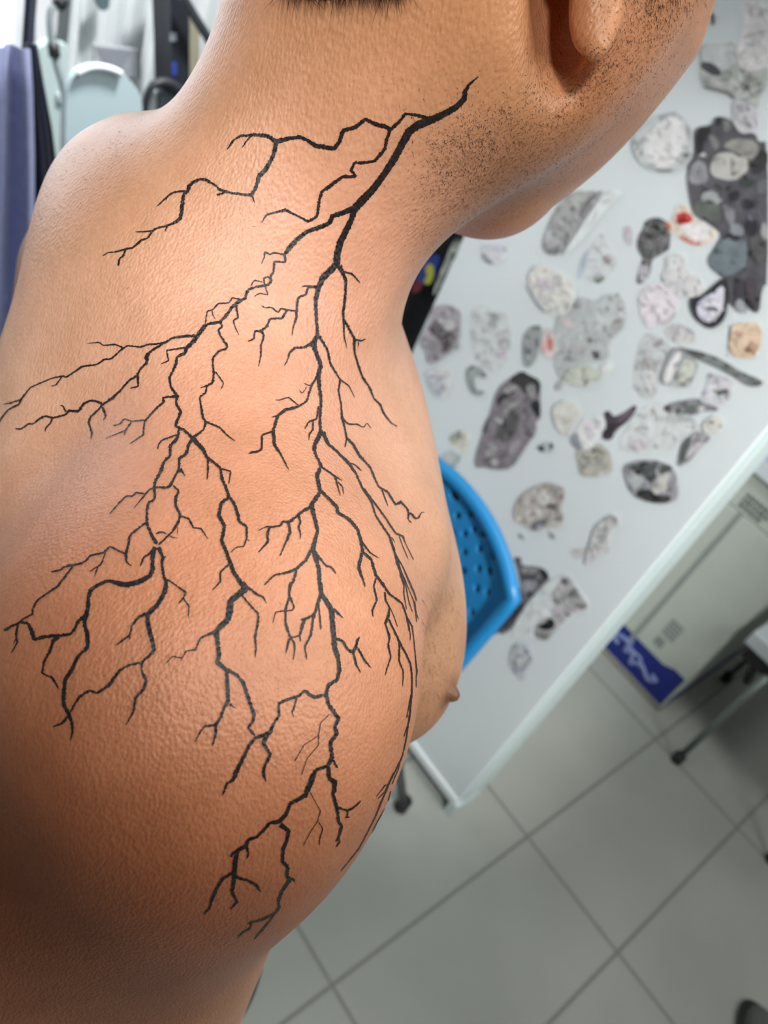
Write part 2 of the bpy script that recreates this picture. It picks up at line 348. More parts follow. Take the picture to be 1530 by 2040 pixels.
 [('F','300,1080 540,1040 550,1140 560,1200 500,1230 430,1160 310,1110',88),('F','590,1080 660,1065 712,1110 640,1150 580,1160',94),('F','370,1300 500,1280 560,1350 690,1340 680,1400 560,1415 430,1385',62),('F','555,1200 610,1150 680,1150 645,1240 640,1300 560,1335 505,1290 520,1260 590,1260',(192,193,188)),('F','280,1130 400,1160 485,1230 400,1280 340,1280',(166,169,172)),('F','540,1150 560,1160 520,1240 500,1230',60)]),
('black bat wing sticker with a plum tint','F','90,620 150,600 180,660 260,630 385,540 380,610 310,700 200,780 170,860 90,860 80,800 130,740',(74,66,74),
 [('F','210,660 375,565 350,640 220,730',(104,92,102)),('F','130,740 200,700 190,790 100,850',(52,50,54))]),
('white shark tooth sticker, brightest one mid board','E','960,790 1030,690 1110,700 1200,650 1260,700 1240,780 1180,880 1100,990 1040,1000 1000,920',(222,223,226),
 [('E','880,900 960,800 1000,960 1030,1000 960,1010',(140,144,152)),('E','1060,700 1140,720 1120,860 1080,860',(212,210,216))]),
('speckled khaki moth sticker beneath the white tooth','E','940,1010 1040,1005 1120,990 1200,930 1290,1010 1330,1120 1320,1240 1150,1280 1000,1270 970,1130',(170,168,160),
 [('E','1040,1060 1130,1070 1060,1120',136),('E','1150,1100 1220,1080 1200,1180 1140,1160',150),('E','1200,1000 1260,1020 1240,1080',150),('E','1180,1220 1300,1200 1280,1260 1200,1270',(196,196,190))]),
('large dark crystal castle sticker left of centre','E','410,190 480,240 590,290 600,680 540,720 560,800 480,920 400,1050 300,1190 150,1210 0,1170 -60,1190 -80,1100 10,820 80,640 150,380 290,270',(130,126,129),
 [('E','410,190 480,245 590,290 600,400 540,480 420,430 380,350 250,300',(62,62,66)),('E','150,450 330,380 330,430 200,510 150,550',(58,60,62)),('E','480,520 590,480 600,690 540,650',(48,54,56)),('E','140,760 300,620 400,640 340,860 210,940 150,850',(92,91,90)),('E','220,380 370,330 350,390 230,440',150),('E','440,340 540,330 560,450 480,480',142),('E','120,650 230,720 200,745 130,700',168),('E','200,580 370,470 400,520 240,640',148),('E','60,900 150,950 130,1090 20,1070',148),('E','450,800 545,840 500,890 440,850',98),('E','0,840 60,820 80,640 20,760',88),('E','260,950 400,880 380,1000 280,1080',(150,144,150)),('E','90,1090 160,1090 170,1160 90,1150',158)]),
('small black curl sticker just right of the crystal','E','560,960 700,910 740,960 700,1030 600,1030',(168,174,174),
 [('E','560,970 625,955 645,1010 590,1025',76),('E','680,930 735,940 715,1000 680,990',92)]),
('bubbly beige skull sticker alone above the chair tip','E','480,1400 600,1350 700,1330 830,1370 850,1450 800,1600 840,1700 780,1790 650,1790 520,1840 440,1770 330,1730 320,1600 380,1480',(176,173,167),
 [('E','570,1430 630,1400 690,1480 680,1560 620,1570 570,1500',(206,204,196)),('E','440,1620 500,1620 530,1700 460,1720',(202,200,190)),('E','400,1520 500,1510 500,1560 410,1560',(202,200,192)),('E','330,1680 400,1680 400,1730 340,1730',(210,206,200)),('E','500,1740 670,1690 660,1760 540,1830 490,1800',112),('E','690,1350 820,1380 800,1430 740,1420',146),('E','670,1550 780,1550 760,1620 680,1600',128),('E','730,1680 830,1670 800,1730 740,1730',132),('E','540,1580 600,1600 610,1680 560,1680',(204,202,196)),('E','550,1770 620,1760 600,1810 560,1820',(156,156,168)),('E','380,1860 430,1860 430,1920 390,1900',152),('E','690,1830 750,1860 740,1920 700,1900',146)]),
('faint grey seahorse sticker near the lower board edge','E','1300,1660 1380,1670 1400,1760 1300,1830 1290,1980 1230,2040 1180,2100 1060,2200 1050,2100 1100,1940 1140,1790',(190,192,191),
 [('E','1290,1680 1370,1675 1380,1760 1310,1720',140),('E','1200,1760 1290,1800 1240,1960 1160,1960',(180,182,180))]),
('thin curved wisp sticker under the seahorse','G','880,490 1020,460 1150,480 1290,440 1290,520 1230,530 1150,500 1060,540 960,590 900,540',(186,188,188),[('G','1000,470 1150,490 1100,525 1010,500',168)]),
('dark horned skull sticker half hidden by the blue chair','G','320,560 400,560 400,650 550,650 650,690 690,780 600,860 480,1000 380,1170 300,1290 210,1350 160,1330 300,1100 400,900 370,720',(98,98,102),
 [('G','590,680 650,690 690,780 650,800 600,740',(36,40,44)),('G','380,740 540,730 550,770 400,800',82),('G','400,800 560,790 560,880 450,940 400,900',(146,144,148)),('G','400,670 560,660 580,730 400,730',(150,148,150)),('G','320,560 400,560 390,640 340,640',(98,94,102))]),
('white paper with black inked rose, lowest dark drawing','G','690,790 820,740 900,760 1000,900 1100,1040 1080,1110 940,1160 760,1300 620,1430 500,1400 320,1380 300,1290 480,1000',(206,208,208),
 [('G','810,740 890,760 960,860 1000,960 1080,1040 1060,1090 920,1120 760,1290 700,1380 640,1420 530,1370 520,1310 560,1230 650,1180 740,1130 700,980 740,900',(172,168,173)),('G','560,1250 640,1235 680,1170 750,1220 720,1300 600,1300',(26,28,28)),('G','530,1310 640,1330 700,1330 640,1420 530,1370',(122,128,126)),('G','800,780 870,775 870,845 810,840',98),('G','720,970 770,980 765,1035',88),('G','900,870 980,880 980,960 920,990',126),('G','920,1030 1075,1040 1060,1085 940,1070',124),('G','830,1120 900,1140 890,1175',60),('G','860,990 895,1000 880,1055',(206,202,208)),('G','740,1060 830,1040 820,1130 750,1140',(190,188,194)),('G','620,1320 680,1320 660,1350 620,1350',(160,156,160))]),
('faint grey crying face sticker, lowest on the board','G','320,1430 480,1450 530,1620 450,1700 420,1850 290,1690 270,1600',(184,186,190),
 [('G','430,1500 480,1510 460,1550 435,1540',122),('G','300,1590 380,1640 370,1720 310,1680',156),('G','320,1440 380,1460 350,1600 310,1560',164),('G','400,1580 470,1600 440,1680 400,1660',(196,196,200))]),
('brown grey flower bunch sticker next to the hanging black shirt','D','200,260 380,230 500,300 500,450 470,680 330,770 220,850 150,840 140,700 70,650 130,500 190,400',(164,162,164),
 [('D','180,450 250,380 340,500 450,540 440,640 340,740 290,720 300,620 200,540',(108,103,106)),('D','330,380 450,420 400,500 340,500',(186,186,186)),('D','300,300 345,300 340,380 300,370',132),('D','150,590 280,600 270,700 170,720',(142,138,142)),('D','410,610 490,620 470,710 420,680',(142,150,150))]),
('pale lilac mask sticker close to the chest','D','160,900 380,880 400,1050 330,1190 240,1180 170,1060 140,960',(202,204,203),[('D','170,960 320,960 330,1170 240,1180 170,1060',(184,187,194))]),
('grey open hook shaped sticker left of the crystal','D','560,900 620,850 700,880 770,960 730,990 660,950 630,970 640,1080 680,1120 750,1110 710,1165 640,1170 590,1100 560,1000',(142,150,150),
 [('D','600,890 660,880 650,930 610,960',(160,168,168)),('D','690,900 770,960 735,985',110)]),
('pale beetle wing sticker just above the blue chair','D','370,1560 500,1500 600,1570 590,1700 540,1770 480,1700 400,1680',(207,207,200),[('D','380,1570 510,1500 500,1580 440,1660 390,1640',(152,154,148))]),
('washed out ghost like sticker with a pink smudge','D','600,300 700,230 850,300 1000,330 1020,560 1000,760 900,900 760,930 620,740 600,500',(200,204,204),
 [('D','760,300 900,340 860,500 780,460',(184,188,188)),('D','880,710 970,690 940,780 880,770',(194,178,192)),('D','850,560 980,560 960,650',(190,192,192))]),
('faint dry branch sticker by the armchest gap','D','280,1800 380,1700 480,1760 520,1780 400,1960 370,1900 300,1880',(180,186,186),[('D','450,1770 520,1770 400,1960 375,1930',(160,168,170))]),
('half moon eye sticker just under the chin','C','0,560 250,560 240,700 150,750 60,720 0,680',(202,206,208),
 [('C','0,620 80,690 130,750 60,745 0,690',140),('C','200,550 240,580 240,630',112),('C','0,540 230,550 220,590 0,590',(190,190,202))]),
('long grey carved column sticker slanting under the jaw','C','900,0 1240,0 1000,320 880,540 780,660 640,640 610,520 700,280 790,130',(158,160,162),
 [('C','1100,120 1240,0 1210,0 1060,80 980,220 1000,320',124),('C','920,175 975,190 960,245',120),('C','640,600 800,580 780,655 660,640',116),('C','640,400 740,400 740,480 660,540',(172,168,170)),('C','700,430 760,430 740,480',126),('C','890,40 1030,60 1000,160 900,120',(176,180,178))]),
('blank white strip sticker parallel to the grey column','C','1260,0 1460,0 1200,240 1040,460 900,620 800,670 960,430 1110,200',(208,212,212),[]),
('white cut gem sticker in the middle of the board','C','560,710 860,860 930,960 940,1120 880,1240 700,1260 620,1200 440,920',(209,208,206),
 [('C','430,930 490,1010 650,1250 600,1220 500,1060',(160,168,174)),('C','760,1140 900,1130 870,1230 730,1250',(200,202,198)),('C','520,880 720,900 740,1000 600,1020',(204,200,202))]),
('cream fish sticker with a black open mouth','C','1190,440 1250,460 1300,600 1400,700 1300,860 1180,960 1050,900 1000,760 1100,580',(200,203,203),
 [('C','1140,900 1255,865 1220,930 1160,945',(100,102,92)),('C','1220,660 1300,640 1310,720 1250,760',(178,168,172)),('C','1180,440 1240,450 1230,500',(160,164,164)),('C','970,880 1000,700 1100,560 1060,740 1000,900',(172,182,190))]),
('small mauve oval sticker left of the bird shape','C','1430,380 1500,350 1530,420 1530,560 1460,540',(184,176,182),[]),
('large round grey owl sticker in mid board','C','960,1080 1050,1080 1160,1130 1260,1040 1420,1060 1460,1200 1460,1380 1380,1450 1280,1560 1300,1690 1200,1740 900,1780 750,1960 720,1280 900,1260',(178,180,180),
 [('C','1180,1130 1400,1120 1420,1350 1300,1450 1120,1400',(188,190,190)),('C','1110,1620 1210,1630 1180,1700 1120,1680',106),('C','1050,1500 1130,1500 1110,1550',118),('C','950,1100 1020,1120 1010,1210 950,1200',156),('C','760,1290 900,1300 960,1370 880,1420',(190,186,188)),('C','1340,1300 1440,1320 1380,1440 1300,1400',(164,166,166)),('C','870,1560 1050,1560 1040,1660 900,1680',(164,166,164)),('C','1350,1040 1410,1050 1370,1090',142)]),
('thin strip sticker with a faded red mouth','C','620,1400 740,1400 740,1700 680,1720 600,1650',(205,194,190),[('C','660,1420 740,1540 710,1650 660,1600',(188,128,126)),('C','600,1560 660,1500 660,1640 610,1640',(212,178,172))]),
('slim slate blade sticker over the crystal','C','500,1370 610,1370 590,1500 560,1700 480,1800 420,1780 410,1500',(142,149,152),[('C','500,1370 610,1370 590,1420 500,1420',116)]),
('pale green hill shaped sticker under the owl','E','750,400 860,210 940,150 1150,150 1250,250 1100,350 1000,375 860,300',(186,190,184),[('E','1200,150 1310,110 1320,170 1280,220 1220,200',(214,215,208)),('E','750,330 820,300 800,390 750,400',(168,172,168))]),
('dim cream moon sticker left of the white tooth','E','700,560 880,480 1000,600 960,740 840,880 740,760',(203,202,198),[('E','760,600 860,560 900,680 800,700',(208,208,204))]),
('mottled olive strip sticker on the left board edge','Z','990,320 1030,400 970,560 880,700 780,880 700,1050 690,980 760,780 840,600 900,430',(134,140,134),
 [('Z','960,330 1010,340 1000,400 950,400',60),('Z','900,520 960,500 950,580 880,640',(96,104,100)),('Z','930,400 950,440 940,500 910,480',(170,174,166)),('Z','760,860 820,840 800,920 760,930',(104,108,106))]),
('pale plume sticker between the peony and the bat wing','F','400,600 600,500 900,660 950,760 760,860 700,950 480,990 270,960 230,880 300,760',(200,202,203),[('F','300,880 420,830 500,940 320,960',(186,184,188)),('F','560,700 600,640 860,660 780,720',(182,186,186))]),
]
for i, s in enumerate(ST):
    sticker(i, *s)

# ------------------------------------------------------------------ hanging black shirt beyond the board
XS = 1.32
sh = empty('black_shirt', (XS, 1.05, .6), 'black shirt with a round blue, yellow and red print hanging beyond the board', 'shirt')
shm = mat('black_cotton', (27, 28, 31), .9, .1, 40)
vs, fs = [], []
NY, NZ = 60, 40
for iz in range(NZ + 1):
    for iy in range(NY + 1):
        u = iy / NY; w = iz / NZ
        y = .86 + u * (.52 - .10 * w); z = .45 + w * .95
        vs.append((XS + .012 * math.sin(u * 19 + 2 * w) * (1 - .6 * w) + .02 * (u - .5) ** 2, y, z))
for iz in range(NZ):
    for iy in range(NY):
        a = iz * (NY + 1) + iy; fs.append((a, a + 1, a + NY + 2, a + NY + 1))
o = mesh_obj('cloth', vs, fs, shm, sh, True); sm = o.modifiers.new('thickness', 'SOLIDIFY'); sm.thickness = .006
def printed(poly, c, k):
    p = [at_x(q[0], q[1], XS - .022 - .0006 * k) for q in chaikin(pl(poly, 'Z'), 2)]
    return p, c
pv, pf, pm, pmats = [], [], [], []
for k, (po, c) in enumerate([('700,520 780,560 740,700 700,830 640,900 520,900 480,850 520,720 600,600', (34, 66, 150)), ('620,650 690,650 705,780 660,890 600,905 575,840 625,800 590,720', (206, 200, 60)), ('440,850 560,860 560,920 520,990 430,1010', (128, 34, 52))]):
    p, c = printed(po, c, k); s = len(pv); n = len(p); pv += p + [q + np.array([.002, 0, 0]) for q in p]
    pmats.append(mat('shirt_print_%d' % c[0], c, .7)); fl = [list(range(s, s + n)), list(range(s + 2 * n - 1, s + n - 1, -1))] + [[s + a, s + n + a, s + n + (a + 1) % n, s + (a + 1) % n] for a in range(n)]
    pf += fl; pm += [k] * len(fl)
mesh_obj('round_print', pv, pf, pmats, sh, midx=pm)
bm_obj('hanger_bar', tube_bm([(XS + .01, .80, 1.40), (XS + .01, 1.45, 1.40)], .008), mat('grey_metal', (120, 124, 126), .35, .03, 20, metal=.6), sh)
for yy in (.83, 1.42):
    bm_obj('stand_post', tube_bm([(XS + .01, yy, 0), (XS + .01, yy, 1.41)], .009), MATS['grey_metal'], sh)

# ------------------------------------------------------------------ blue chair
ch = empty('blue_chair', (1.0, .54, 0), 'bright blue plastic chair with a perforated back, between the person and the board', 'chair')
blue = mat('blue_plastic', (28, 122, 178), .38, .04, 8)
blk = mat('black_plastic', (34, 34, 38), .5, .05)
XC, YC, HW = .915, .550, .200
nu, nv = 40, 34
def back_pt(u, v, off=0.0):
    """u -1..1 across, v 0..1 up; rounded top, gently wrapped towards the sitter"""
    top = .858 - .055 * abs(u) ** 2.2
    z = .50 + v * (top - .50)
    hw = HW * (1 - .03 * (1 - v))
    y = YC - u * hw
    x = XC + .03 * (1 - u * u) + .03 * v - .02 - .012 * math.cos(v * 3.1) + off
    return np.array([x, y, z])
bm = bmesh.new(); G = {}
holes = set()
for hx, hy in ((905, 1035), (905, 1070), (935, 1068), (908, 1105), (935, 1105), (962, 1107), (908, 1140), (935, 1140), (962, 1140), (990, 1145), (935, 1175), (962, 1178), (935, 1212), (908, 1000), (880, 1000), (880, 1035), (880, 1070)):
    q = at_x(hx, hy, XC + .02); uu = (YC - q[1]) / HW; hi_ = int(round((uu + 1) / 2 * nu)); hj_ = int(round((q[2] - .50) / (.858 - .055 * abs(uu) ** 2.2 - .50) * nv))
    holes.add((hi_, hj_)); holes.add((nu - 1 - hi_, hj_))
for hi_ in range(11, 30, 3):
    for hj_ in range(12, 31, 3):
        if all(abs(hi_ - a_) + abs(hj_ - b_) > 2 for a_, b_ in holes): holes.add((hi_, hj_))
for i in range(nu + 1):
    for j in range(nv + 1):
        G[i, j] = bm.verts.new(back_pt(2 * i / nu - 1, j / nv))
for i in range(nu):
    for j in range(nv):
        if (i, j) in holes and 1 < i < nu - 2 and j < nv - 2: continue
        bm.faces.new((G[i, j], G[i + 1, j], G[i + 1, j + 1], G[i, j + 1]))
bk = bm_obj('backrest', bm, blue, ch, True)
m_ = bk.modifiers.new('thickness', 'SOLIDIFY'); m_.thickness = .006; m_.offset = 1
m2 = bk.modifiers.new('rounding', 'SUBSURF'); m2.levels = 1; m2.render_levels = 1
rim = [back_pt(1, v) for v in np.linspace(0, 1, 14)] + [back_pt(u, 1) for u in np.linspace(.9, -.9, 22)] + [back_pt(-1, v) for v in np.linspace(1, 0, 14)]
bm = bmesh.new(); G = {}
for i in range(21):
    for j in range(21):
        G[i, j] = bm.verts.new(back_pt((i / 10 - 1) * .92, .06 + j / 20 * .88, .028))
for i in range(20):
    for j in range(20): bm.faces.new((G[i, j], G[i + 1, j], G[i + 1, j + 1], G[i, j + 1]))
shl = bm_obj('back_shell', bm, mat('dark_navy_plastic', (14, 50, 84), .6), ch, True); m_ = shl.modifiers.new('thickness', 'SOLIDIFY'); m_.thickness = .004
bm_obj('rolled_rim', tube_bm([p + np.array([-.004, 0, 0]) for p in rim], .0125), blue, ch, True)
bm_obj('back_frame', tube_bm(smooth_path([(XC + .045, YC - .15, .42), (XC + .06, YC - .165, .62), (XC + .06, YC - .192, .74), (XC + .055, YC - .17, .78), (XC + .075, YC, .82), (XC + .055, YC + .17, .78), (XC + .06, YC + .192, .74), (XC + .06, YC + .165, .62), (XC + .045, YC + .15, .42)], 6), .014), blk, ch, True)
bm = bmesh.new(); G = {}
for i in range(25):
    for j in range(25):
        u, v = i / 12 - 1, j / 12 - 1
        q = max(abs(u), abs(v)); rr = (abs(u) ** 5 + abs(v) ** 5) ** .2; k = q / rr if rr else 1
        G[i, j] = bm.verts.new((XC - .20 + u * k * .20, YC + v * k * .20, .455 - .02 * (1 - u * u) * (1 - v * v) + .01 * u))
for i in range(24):
    for j in range(24): bm.faces.new((G[i, j], G[i + 1, j], G[i + 1, j + 1], G[i, j + 1]))
st = bm_obj('seat', bm, blue, ch, True); m_ = st.modifiers.new('thickness', 'SOLIDIFY'); m_.thickness = .012
legm = mat('dark_grey_metal', (66, 70, 72), .4, .04, 20, metal=.4)
for sx, sy in ((-1, -1), (-1, 1), (1, -1), (1, 1)):
    top = (XC - .17 + sx * .13, YC + sy * .17, .44); bot = (XC - .09 + sx * .262, YC + sy * .205, .02)
    lg = bm_obj('leg', tube_bm([top, bot], .011), legm, ch, True)
    bm_obj('rubber_foot', tube_bm([(bot[0], bot[1], 0), (bot[0], bot[1], .035)], .017), blk, lg, True)
bm_obj('back_strut', tube_bm([(XC + .045, YC - .15, .42), (XC - .04, YC - .17, .44), (XC - .04, YC + .17, .44), (XC + .045, YC + .15, .42)], .011), legm, ch, True)

# ------------------------------------------------------------------ cardboard boxes
XB = 2.03
card = mat('pale_grey_carton', (190, 198, 189), .75, .03, 12)
cardl = mat('light_carton_edge', (212, 218, 213), .7, .03, 12)
navy = mat('navy_print', (22, 40, 128), .6, .05, 25)
def face_poly(name, pts, m, parent, off=.0012, x=XB):
    p = [at_x(q[0], q[1], x - off) for q in pts]
    return prism(name, p, (-1, 0, 0), .0008, m, parent)
lb = empty('carton', (2.33, .385, 0), 'tall pale grey carton with a dark blue band along its bottom, on the floor', 'box', 'cartons behind the board')
bm_obj('carton_body', box_bm((XB, .19, .004), (XB + .62, .58, .643)), card, lb, bevel=.004)
bm_obj('tape_seam', box_bm((XB - .0015, .378, .10), (XB + .001, .392, .643)), mat('grey_tape', (146, 154, 151), .6), lb)
band = [at_x(*q, XB) for q in [(1222, 1227), (1331, 1334), (1364, 1346), (1316, 1398), (1190, 1275)]]
bp = [(XB - .0014, .562, .133), (XB - .0014, .27, .133), (XB - .0014, .236, .150), (XB - .0014, .198, .150), (XB - .0014, .198, .022), (XB - .0014, .562, .022)]
prism('blue_band', bp, (-1, 0, 0), .001, navy, lb)
lg_m = mat('pale_blue_script', (132, 146, 196), .6, .1, 60)
scr = smooth_path([(1232, 1282), (1222, 1268), (1232, 1264), (1252, 1280), (1246, 1296), (1262, 1300), (1256, 1320), (1276, 1322), (1290, 1352), (1306, 1356), (1298, 1344)], 8)
o = bm_obj('script_logo', tube_bm([at_x(q[0], q[1], XB - .003) for q in scr], .0065, 8), lg_m, lb, True)
scr2 = smooth_path([(1262, 1274), (1256, 1290), (1276, 1312), (1272, 1328)], 6)
bm_obj('script_logo', tube_bm([at_x(q[0], q[1], XB - .003) for q in scr2], .0045, 8), lg_m, lb, True)
gi = mat('grey_print', (140, 149, 147), .7)
bm = bmesh.new()
for k in range(5):
    a = at_x(1341, 1257, XB); box_bm((XB - .0016, .292 - .0 + k * .0001, .262 - k * .013), (XB - .0004, .335, .270 - k * .013), bm)
bm_obj('printed_lines', bm, gi, lb)
bm_obj('printed_mark', box_bm((XB - .0016, .305, .165), (XB - .0004, .335, .195)), gi, lb)
bm_obj('bottom_edge', box_bm((XB - .003, .19, .002), (XB + .62, .58, .018)), mat('taupe_edge', (150, 146, 138), .8), lb)
bm_obj('side_band', box_bm((XB + .01, .1886, .018), (XB + .615, .191, .07)), navy, lb)
ub = empty('carton', (2.33, .385, .645), 'low pale grey carton with small black print lying on top of the taller one', 'box', 'cartons behind the board')
bm_obj('carton_body', box_bm((XB, .19, .646), (XB + .62, .66, .757)), card, ub, bevel=.004)
bm = bmesh.new()
random.seed(3)
for r_ in range(3):
    y = .405
    while y > .335:
        wd = random.uniform(.006, .014); box_bm((XB - .0016, y - wd, .69 - r_ * .016), (XB - .0004, y, .700 - r_ * .016), bm); y -= wd + .004
bm_obj('black_print', bm, mat('black_print', (84, 92, 86), .7), ub)
tr = empty('paper_stack', (2.3, .42, .758), 'loose stack of white and blue lined paper on the cartons', 'paper stack')
bm_obj('white_sheets', box_bm((XB - .02, .17, .758), (XB + .56, .70, .80)), mat('white_paper', (214, 222, 228), .7, .02, 6), tr, bevel=.003)
bm_obj('blue_sheet', box_bm((XB - .018, .17, .801), (XB + .56, .69, .806)), mat('pale_blue_paper', (186, 196, 220), .7), tr)
bm_obj('top_sheets', box_bm((XB - .012, .18, .807), (XB + .55, .69, .84)), MATS['white_paper'], tr, bevel=.003)

# ------------------------------------------------------------------ stool at the right edge
so = empty('stool', (2.15, -.05, 0), 'white topped stool on thin metal legs at the right edge, in front of the cartons', 'stool')
bm_obj('seat', box_bm((1.975, -.26, .405), (2.36, .158, .45)), mat('white_laminate', (198, 206, 210), .35, .02, 5), so, bevel=.006)
bm_obj('seat_frame', box_bm((1.99, -.245, .36), (2.345, .142, .404)), blk, so)
tubem = mat('brushed_steel', (128, 138, 136), .35, .04, 30, metal=.5)
for (x, y, x2, y2) in ((2.0, .05, 1.933, .058), (2.0, -.23, 1.94, -.27), (2.33, .13, 2.40, .15), (2.33, -.23, 2.40, -.27)):
    lg = bm_obj('leg', tube_bm([(x, y, .38), (x2, y2, .02)] if x > 2.1 else [(x2 + .004, y2, .40), (x2, y2, .02)], .0095), tubem, so, True)
    bm_obj('rubber_foot', tube_bm([(x2, y2, 0), (x2, y2, .03)], .0165), blk, lg, True)
bm_obj('crossbar', tube_bm([(2.0, .10, .36), (2.33, .10, .10)], .012), blk, so, True)

# ------------------------------------------------------------------ shoe bottom right
def superellip(name, c, ax, r, m, parent, e=2.4, n=28, cut=None):
    bm = bmesh.new(); ax = [np.array(a, float) / np.linalg.norm(a) for a in ax]; ring = []
    sp = lambda v: math.copysign(abs(v) ** (2 / e), v)
    for i in range(n + 1):
        t = -math.pi / 2 + math.pi * i / n; row = []
        for j in range(n * 2):
            p = 2 * math.pi * j / (n * 2)
            q = np.array(c) + ax[0] * r[0] * sp(math.cos(t)) * sp(math.cos(p)) + ax[1] * r[1] * sp(math.cos(t)) * sp(math.sin(p)) + ax[2] * r[2] * sp(math.sin(t))
            if cut is not None and q[2] < cut: q[2] = cut
            row.append(bm.verts.new(q))
        ring.append(row)
    for a, b in zip(ring, ring[1:]):
        for j in range(n * 2): bm.faces.new((a[j], a[(j + 1) % (2 * n)], b[(j + 1) % (2 * n)], b[j]))
    bmesh.ops.remove_doubles(bm, verts=bm.verts, dist=1e-6)
    return bm_obj(name, bm, m, parent, True)
sx, sy, _ = at_z(1512, 2068, .02)
shoe = empty('shoe', (sx, sy, 0), 'dark grey shoe with a black sole, its toe just inside the bottom right corner', 'shoe')
dv = np.array([.62, .40, 0]); dv /= np.linalg.norm(dv); pv_ = np.array([-dv[1], dv[0], 0])
cen = np.array([sx, sy, 0]) - dv * .055
superellip('sole', cen + np.array([0, 0, .012]), (dv, pv_, (0, 0, 1)), (.135, .048, .012), blk, shoe, 2.8)
superellip('upper', cen + np.array([0, 0, .026]) - dv * .006, (dv, pv_, (0, 0, 1)), (.125, .043, .038), mat('dark_grey_mesh_cloth', (88, 90, 86), .9, .15, 200), shoe, 2.4, cut=.022)
superellip('tongue', cen + np.array([0, 0, .06]) - dv * .03, (dv, pv_, (0, 0, 1)), (.05, .022, .012), blk, shoe, 2.2)

# ------------------------------------------------------------------ far left background
def plate_y(name, pts, y, th, m, parent=None, bevel=0.0):
    p = [at_y(q[0], q[1], y) for q in pts]
    return prism(name, p, (0, -1, 0), th, m, parent, bevel)
# pale curtain with folds
YW = 2.24
a = at_y(128, 60, YW); b = at_y(352, 60, YW)
vs, fs = [], []
nx, nz = 160, 10
for iz in range(nz + 1):
    for ix in range(nx + 1):
        x = a[0] + (b[0] - a[0] + .5) * ix / nx; z = .02 + 2.15 * iz / nz
        vs.append((x, YW + .022 * math.sin(x * 62) + .012 * math.sin(x * 151 + 1) + .01 * math.sin(z * 3 + x * 9), z))
for iz in range(nz):
    for ix in range(nx):
        q = iz * (nx + 1) + ix; fs.append((q, q + 1, q + nx + 2, q + nx + 1))
cu = mesh_obj('curtain', vs, fs, mat('pale_grey_curtain', (206, 211, 212), .85, .04, 10), None, True)
m_ = cu.modifiers.new('thickness', 'SOLIDIFY'); m_.thickness = .004
tag(cu, 'pale grey curtain hanging in soft folds on the far left wall', 'curtain')
# grey picture
pc = empty('picture', tuple(at_y(235, 128, 2.17)), 'small grey rectangular picture in front of the pale curtain', 'picture')
plate_y('backing', [(187, 90), (280, 100), (281, 157), (190, 150)], 2.17, .012, mat('light_grey_card', (176, 180, 184), .6), pc)
plate_y('dark_shape', [(190, 93), (262, 101), (246, 134), (234, 150), (212, 140)], 2.168, .002, mat('mid_grey_card', (138, 142, 150), .6), pc)
plate_y('light_wedge', [(264, 101), (278, 102), (279, 155), (236, 151)], 2.1675, .002, mat('soft_grey_card', (158, 162, 168), .6), pc)
# dark teal clip at the top
cl = plate_y('wall_clip', [(193, -30), (220, -30), (218, 14), (210, 22), (200, 20), (194, 8)], 2.16, .02, mat('dark_teal_plastic', (84, 104, 108), .5)); tag(cl, 'small dark teal clip at the top of the pale curtain', 'clip')
# black tall case
bc = empty('black_case', tuple(at_y(358, 80, 2.0)), 'tall narrow black case standing by the far wall, left of the neck', 'case')
plate_y('case_body', [(338, -40), (375, -40), (377, 60), (377, 420), (345, 420), (342, 100)], 2.0, .10, mat('black_case_plastic', (38, 40, 48), .5), bc)
plate_y('blue_label', [(343, 125), (352, 125), (352, 151), (344, 150)], 1.995, .003, mat('blue_label', (50, 70, 160), .5), bc)
plate_y('silver_latch', [(340, 66), (352, 66), (352, 82), (340, 82)], 1.994, .004, mat('silver', (170, 176, 182), .4), bc)
bs = plate_y('wooden_strip', [(378, 40), (398, 40), (396, 860), (378, 860)], 2.06, .02, mat('beige_wood', (150, 146, 126), .7)); tag(bs, 'beige wooden strip standing just right of the tall black case', 'wooden strip')
ar = bm_obj('lamp_arm', tube_bm([at_y(362, -10, 1.95), at_y(388, 34, 1.95), at_y(420, 84, 1.95)], .012), mat('black_metal', (50, 54, 60), .5)); tag(ar, 'thin black angled arm crossing behind the neck at the top', 'lamp arm')
# black bag with arched handle
bg = empty('handbag', tuple(at_y(320, 200, 1.75)), 'small black bag with an arched handle behind the far shoulder', 'bag')
plate_y('bag_body', [(317, 180), (336, 182), (345, 200), (350, 300), (316, 300)], 1.75, .05, mat('charcoal_leather', (96, 104, 114), .6), bg)
plate_y('light_panel', [(300, 184), (315, 180), (314, 300), (296, 300)], 1.76, .02, mat('pale_lining', (196, 204, 206), .6), bg)
bm_obj('handle', tube_bm([at_y(q[0], q[1], 1.73) for q in smooth_path([(288, 250), (290, 205), (300, 176), (318, 164), (340, 166), (362, 182)], 6)], .009), mat('black_leather', (40, 42, 48), .5), bg, True)
plate_y('flap', [(306, 166), (322, 158), (346, 162), (370, 180), (356, 198), (334, 182), (312, 176)], 1.735, .01, MATS['black_leather'], bg)
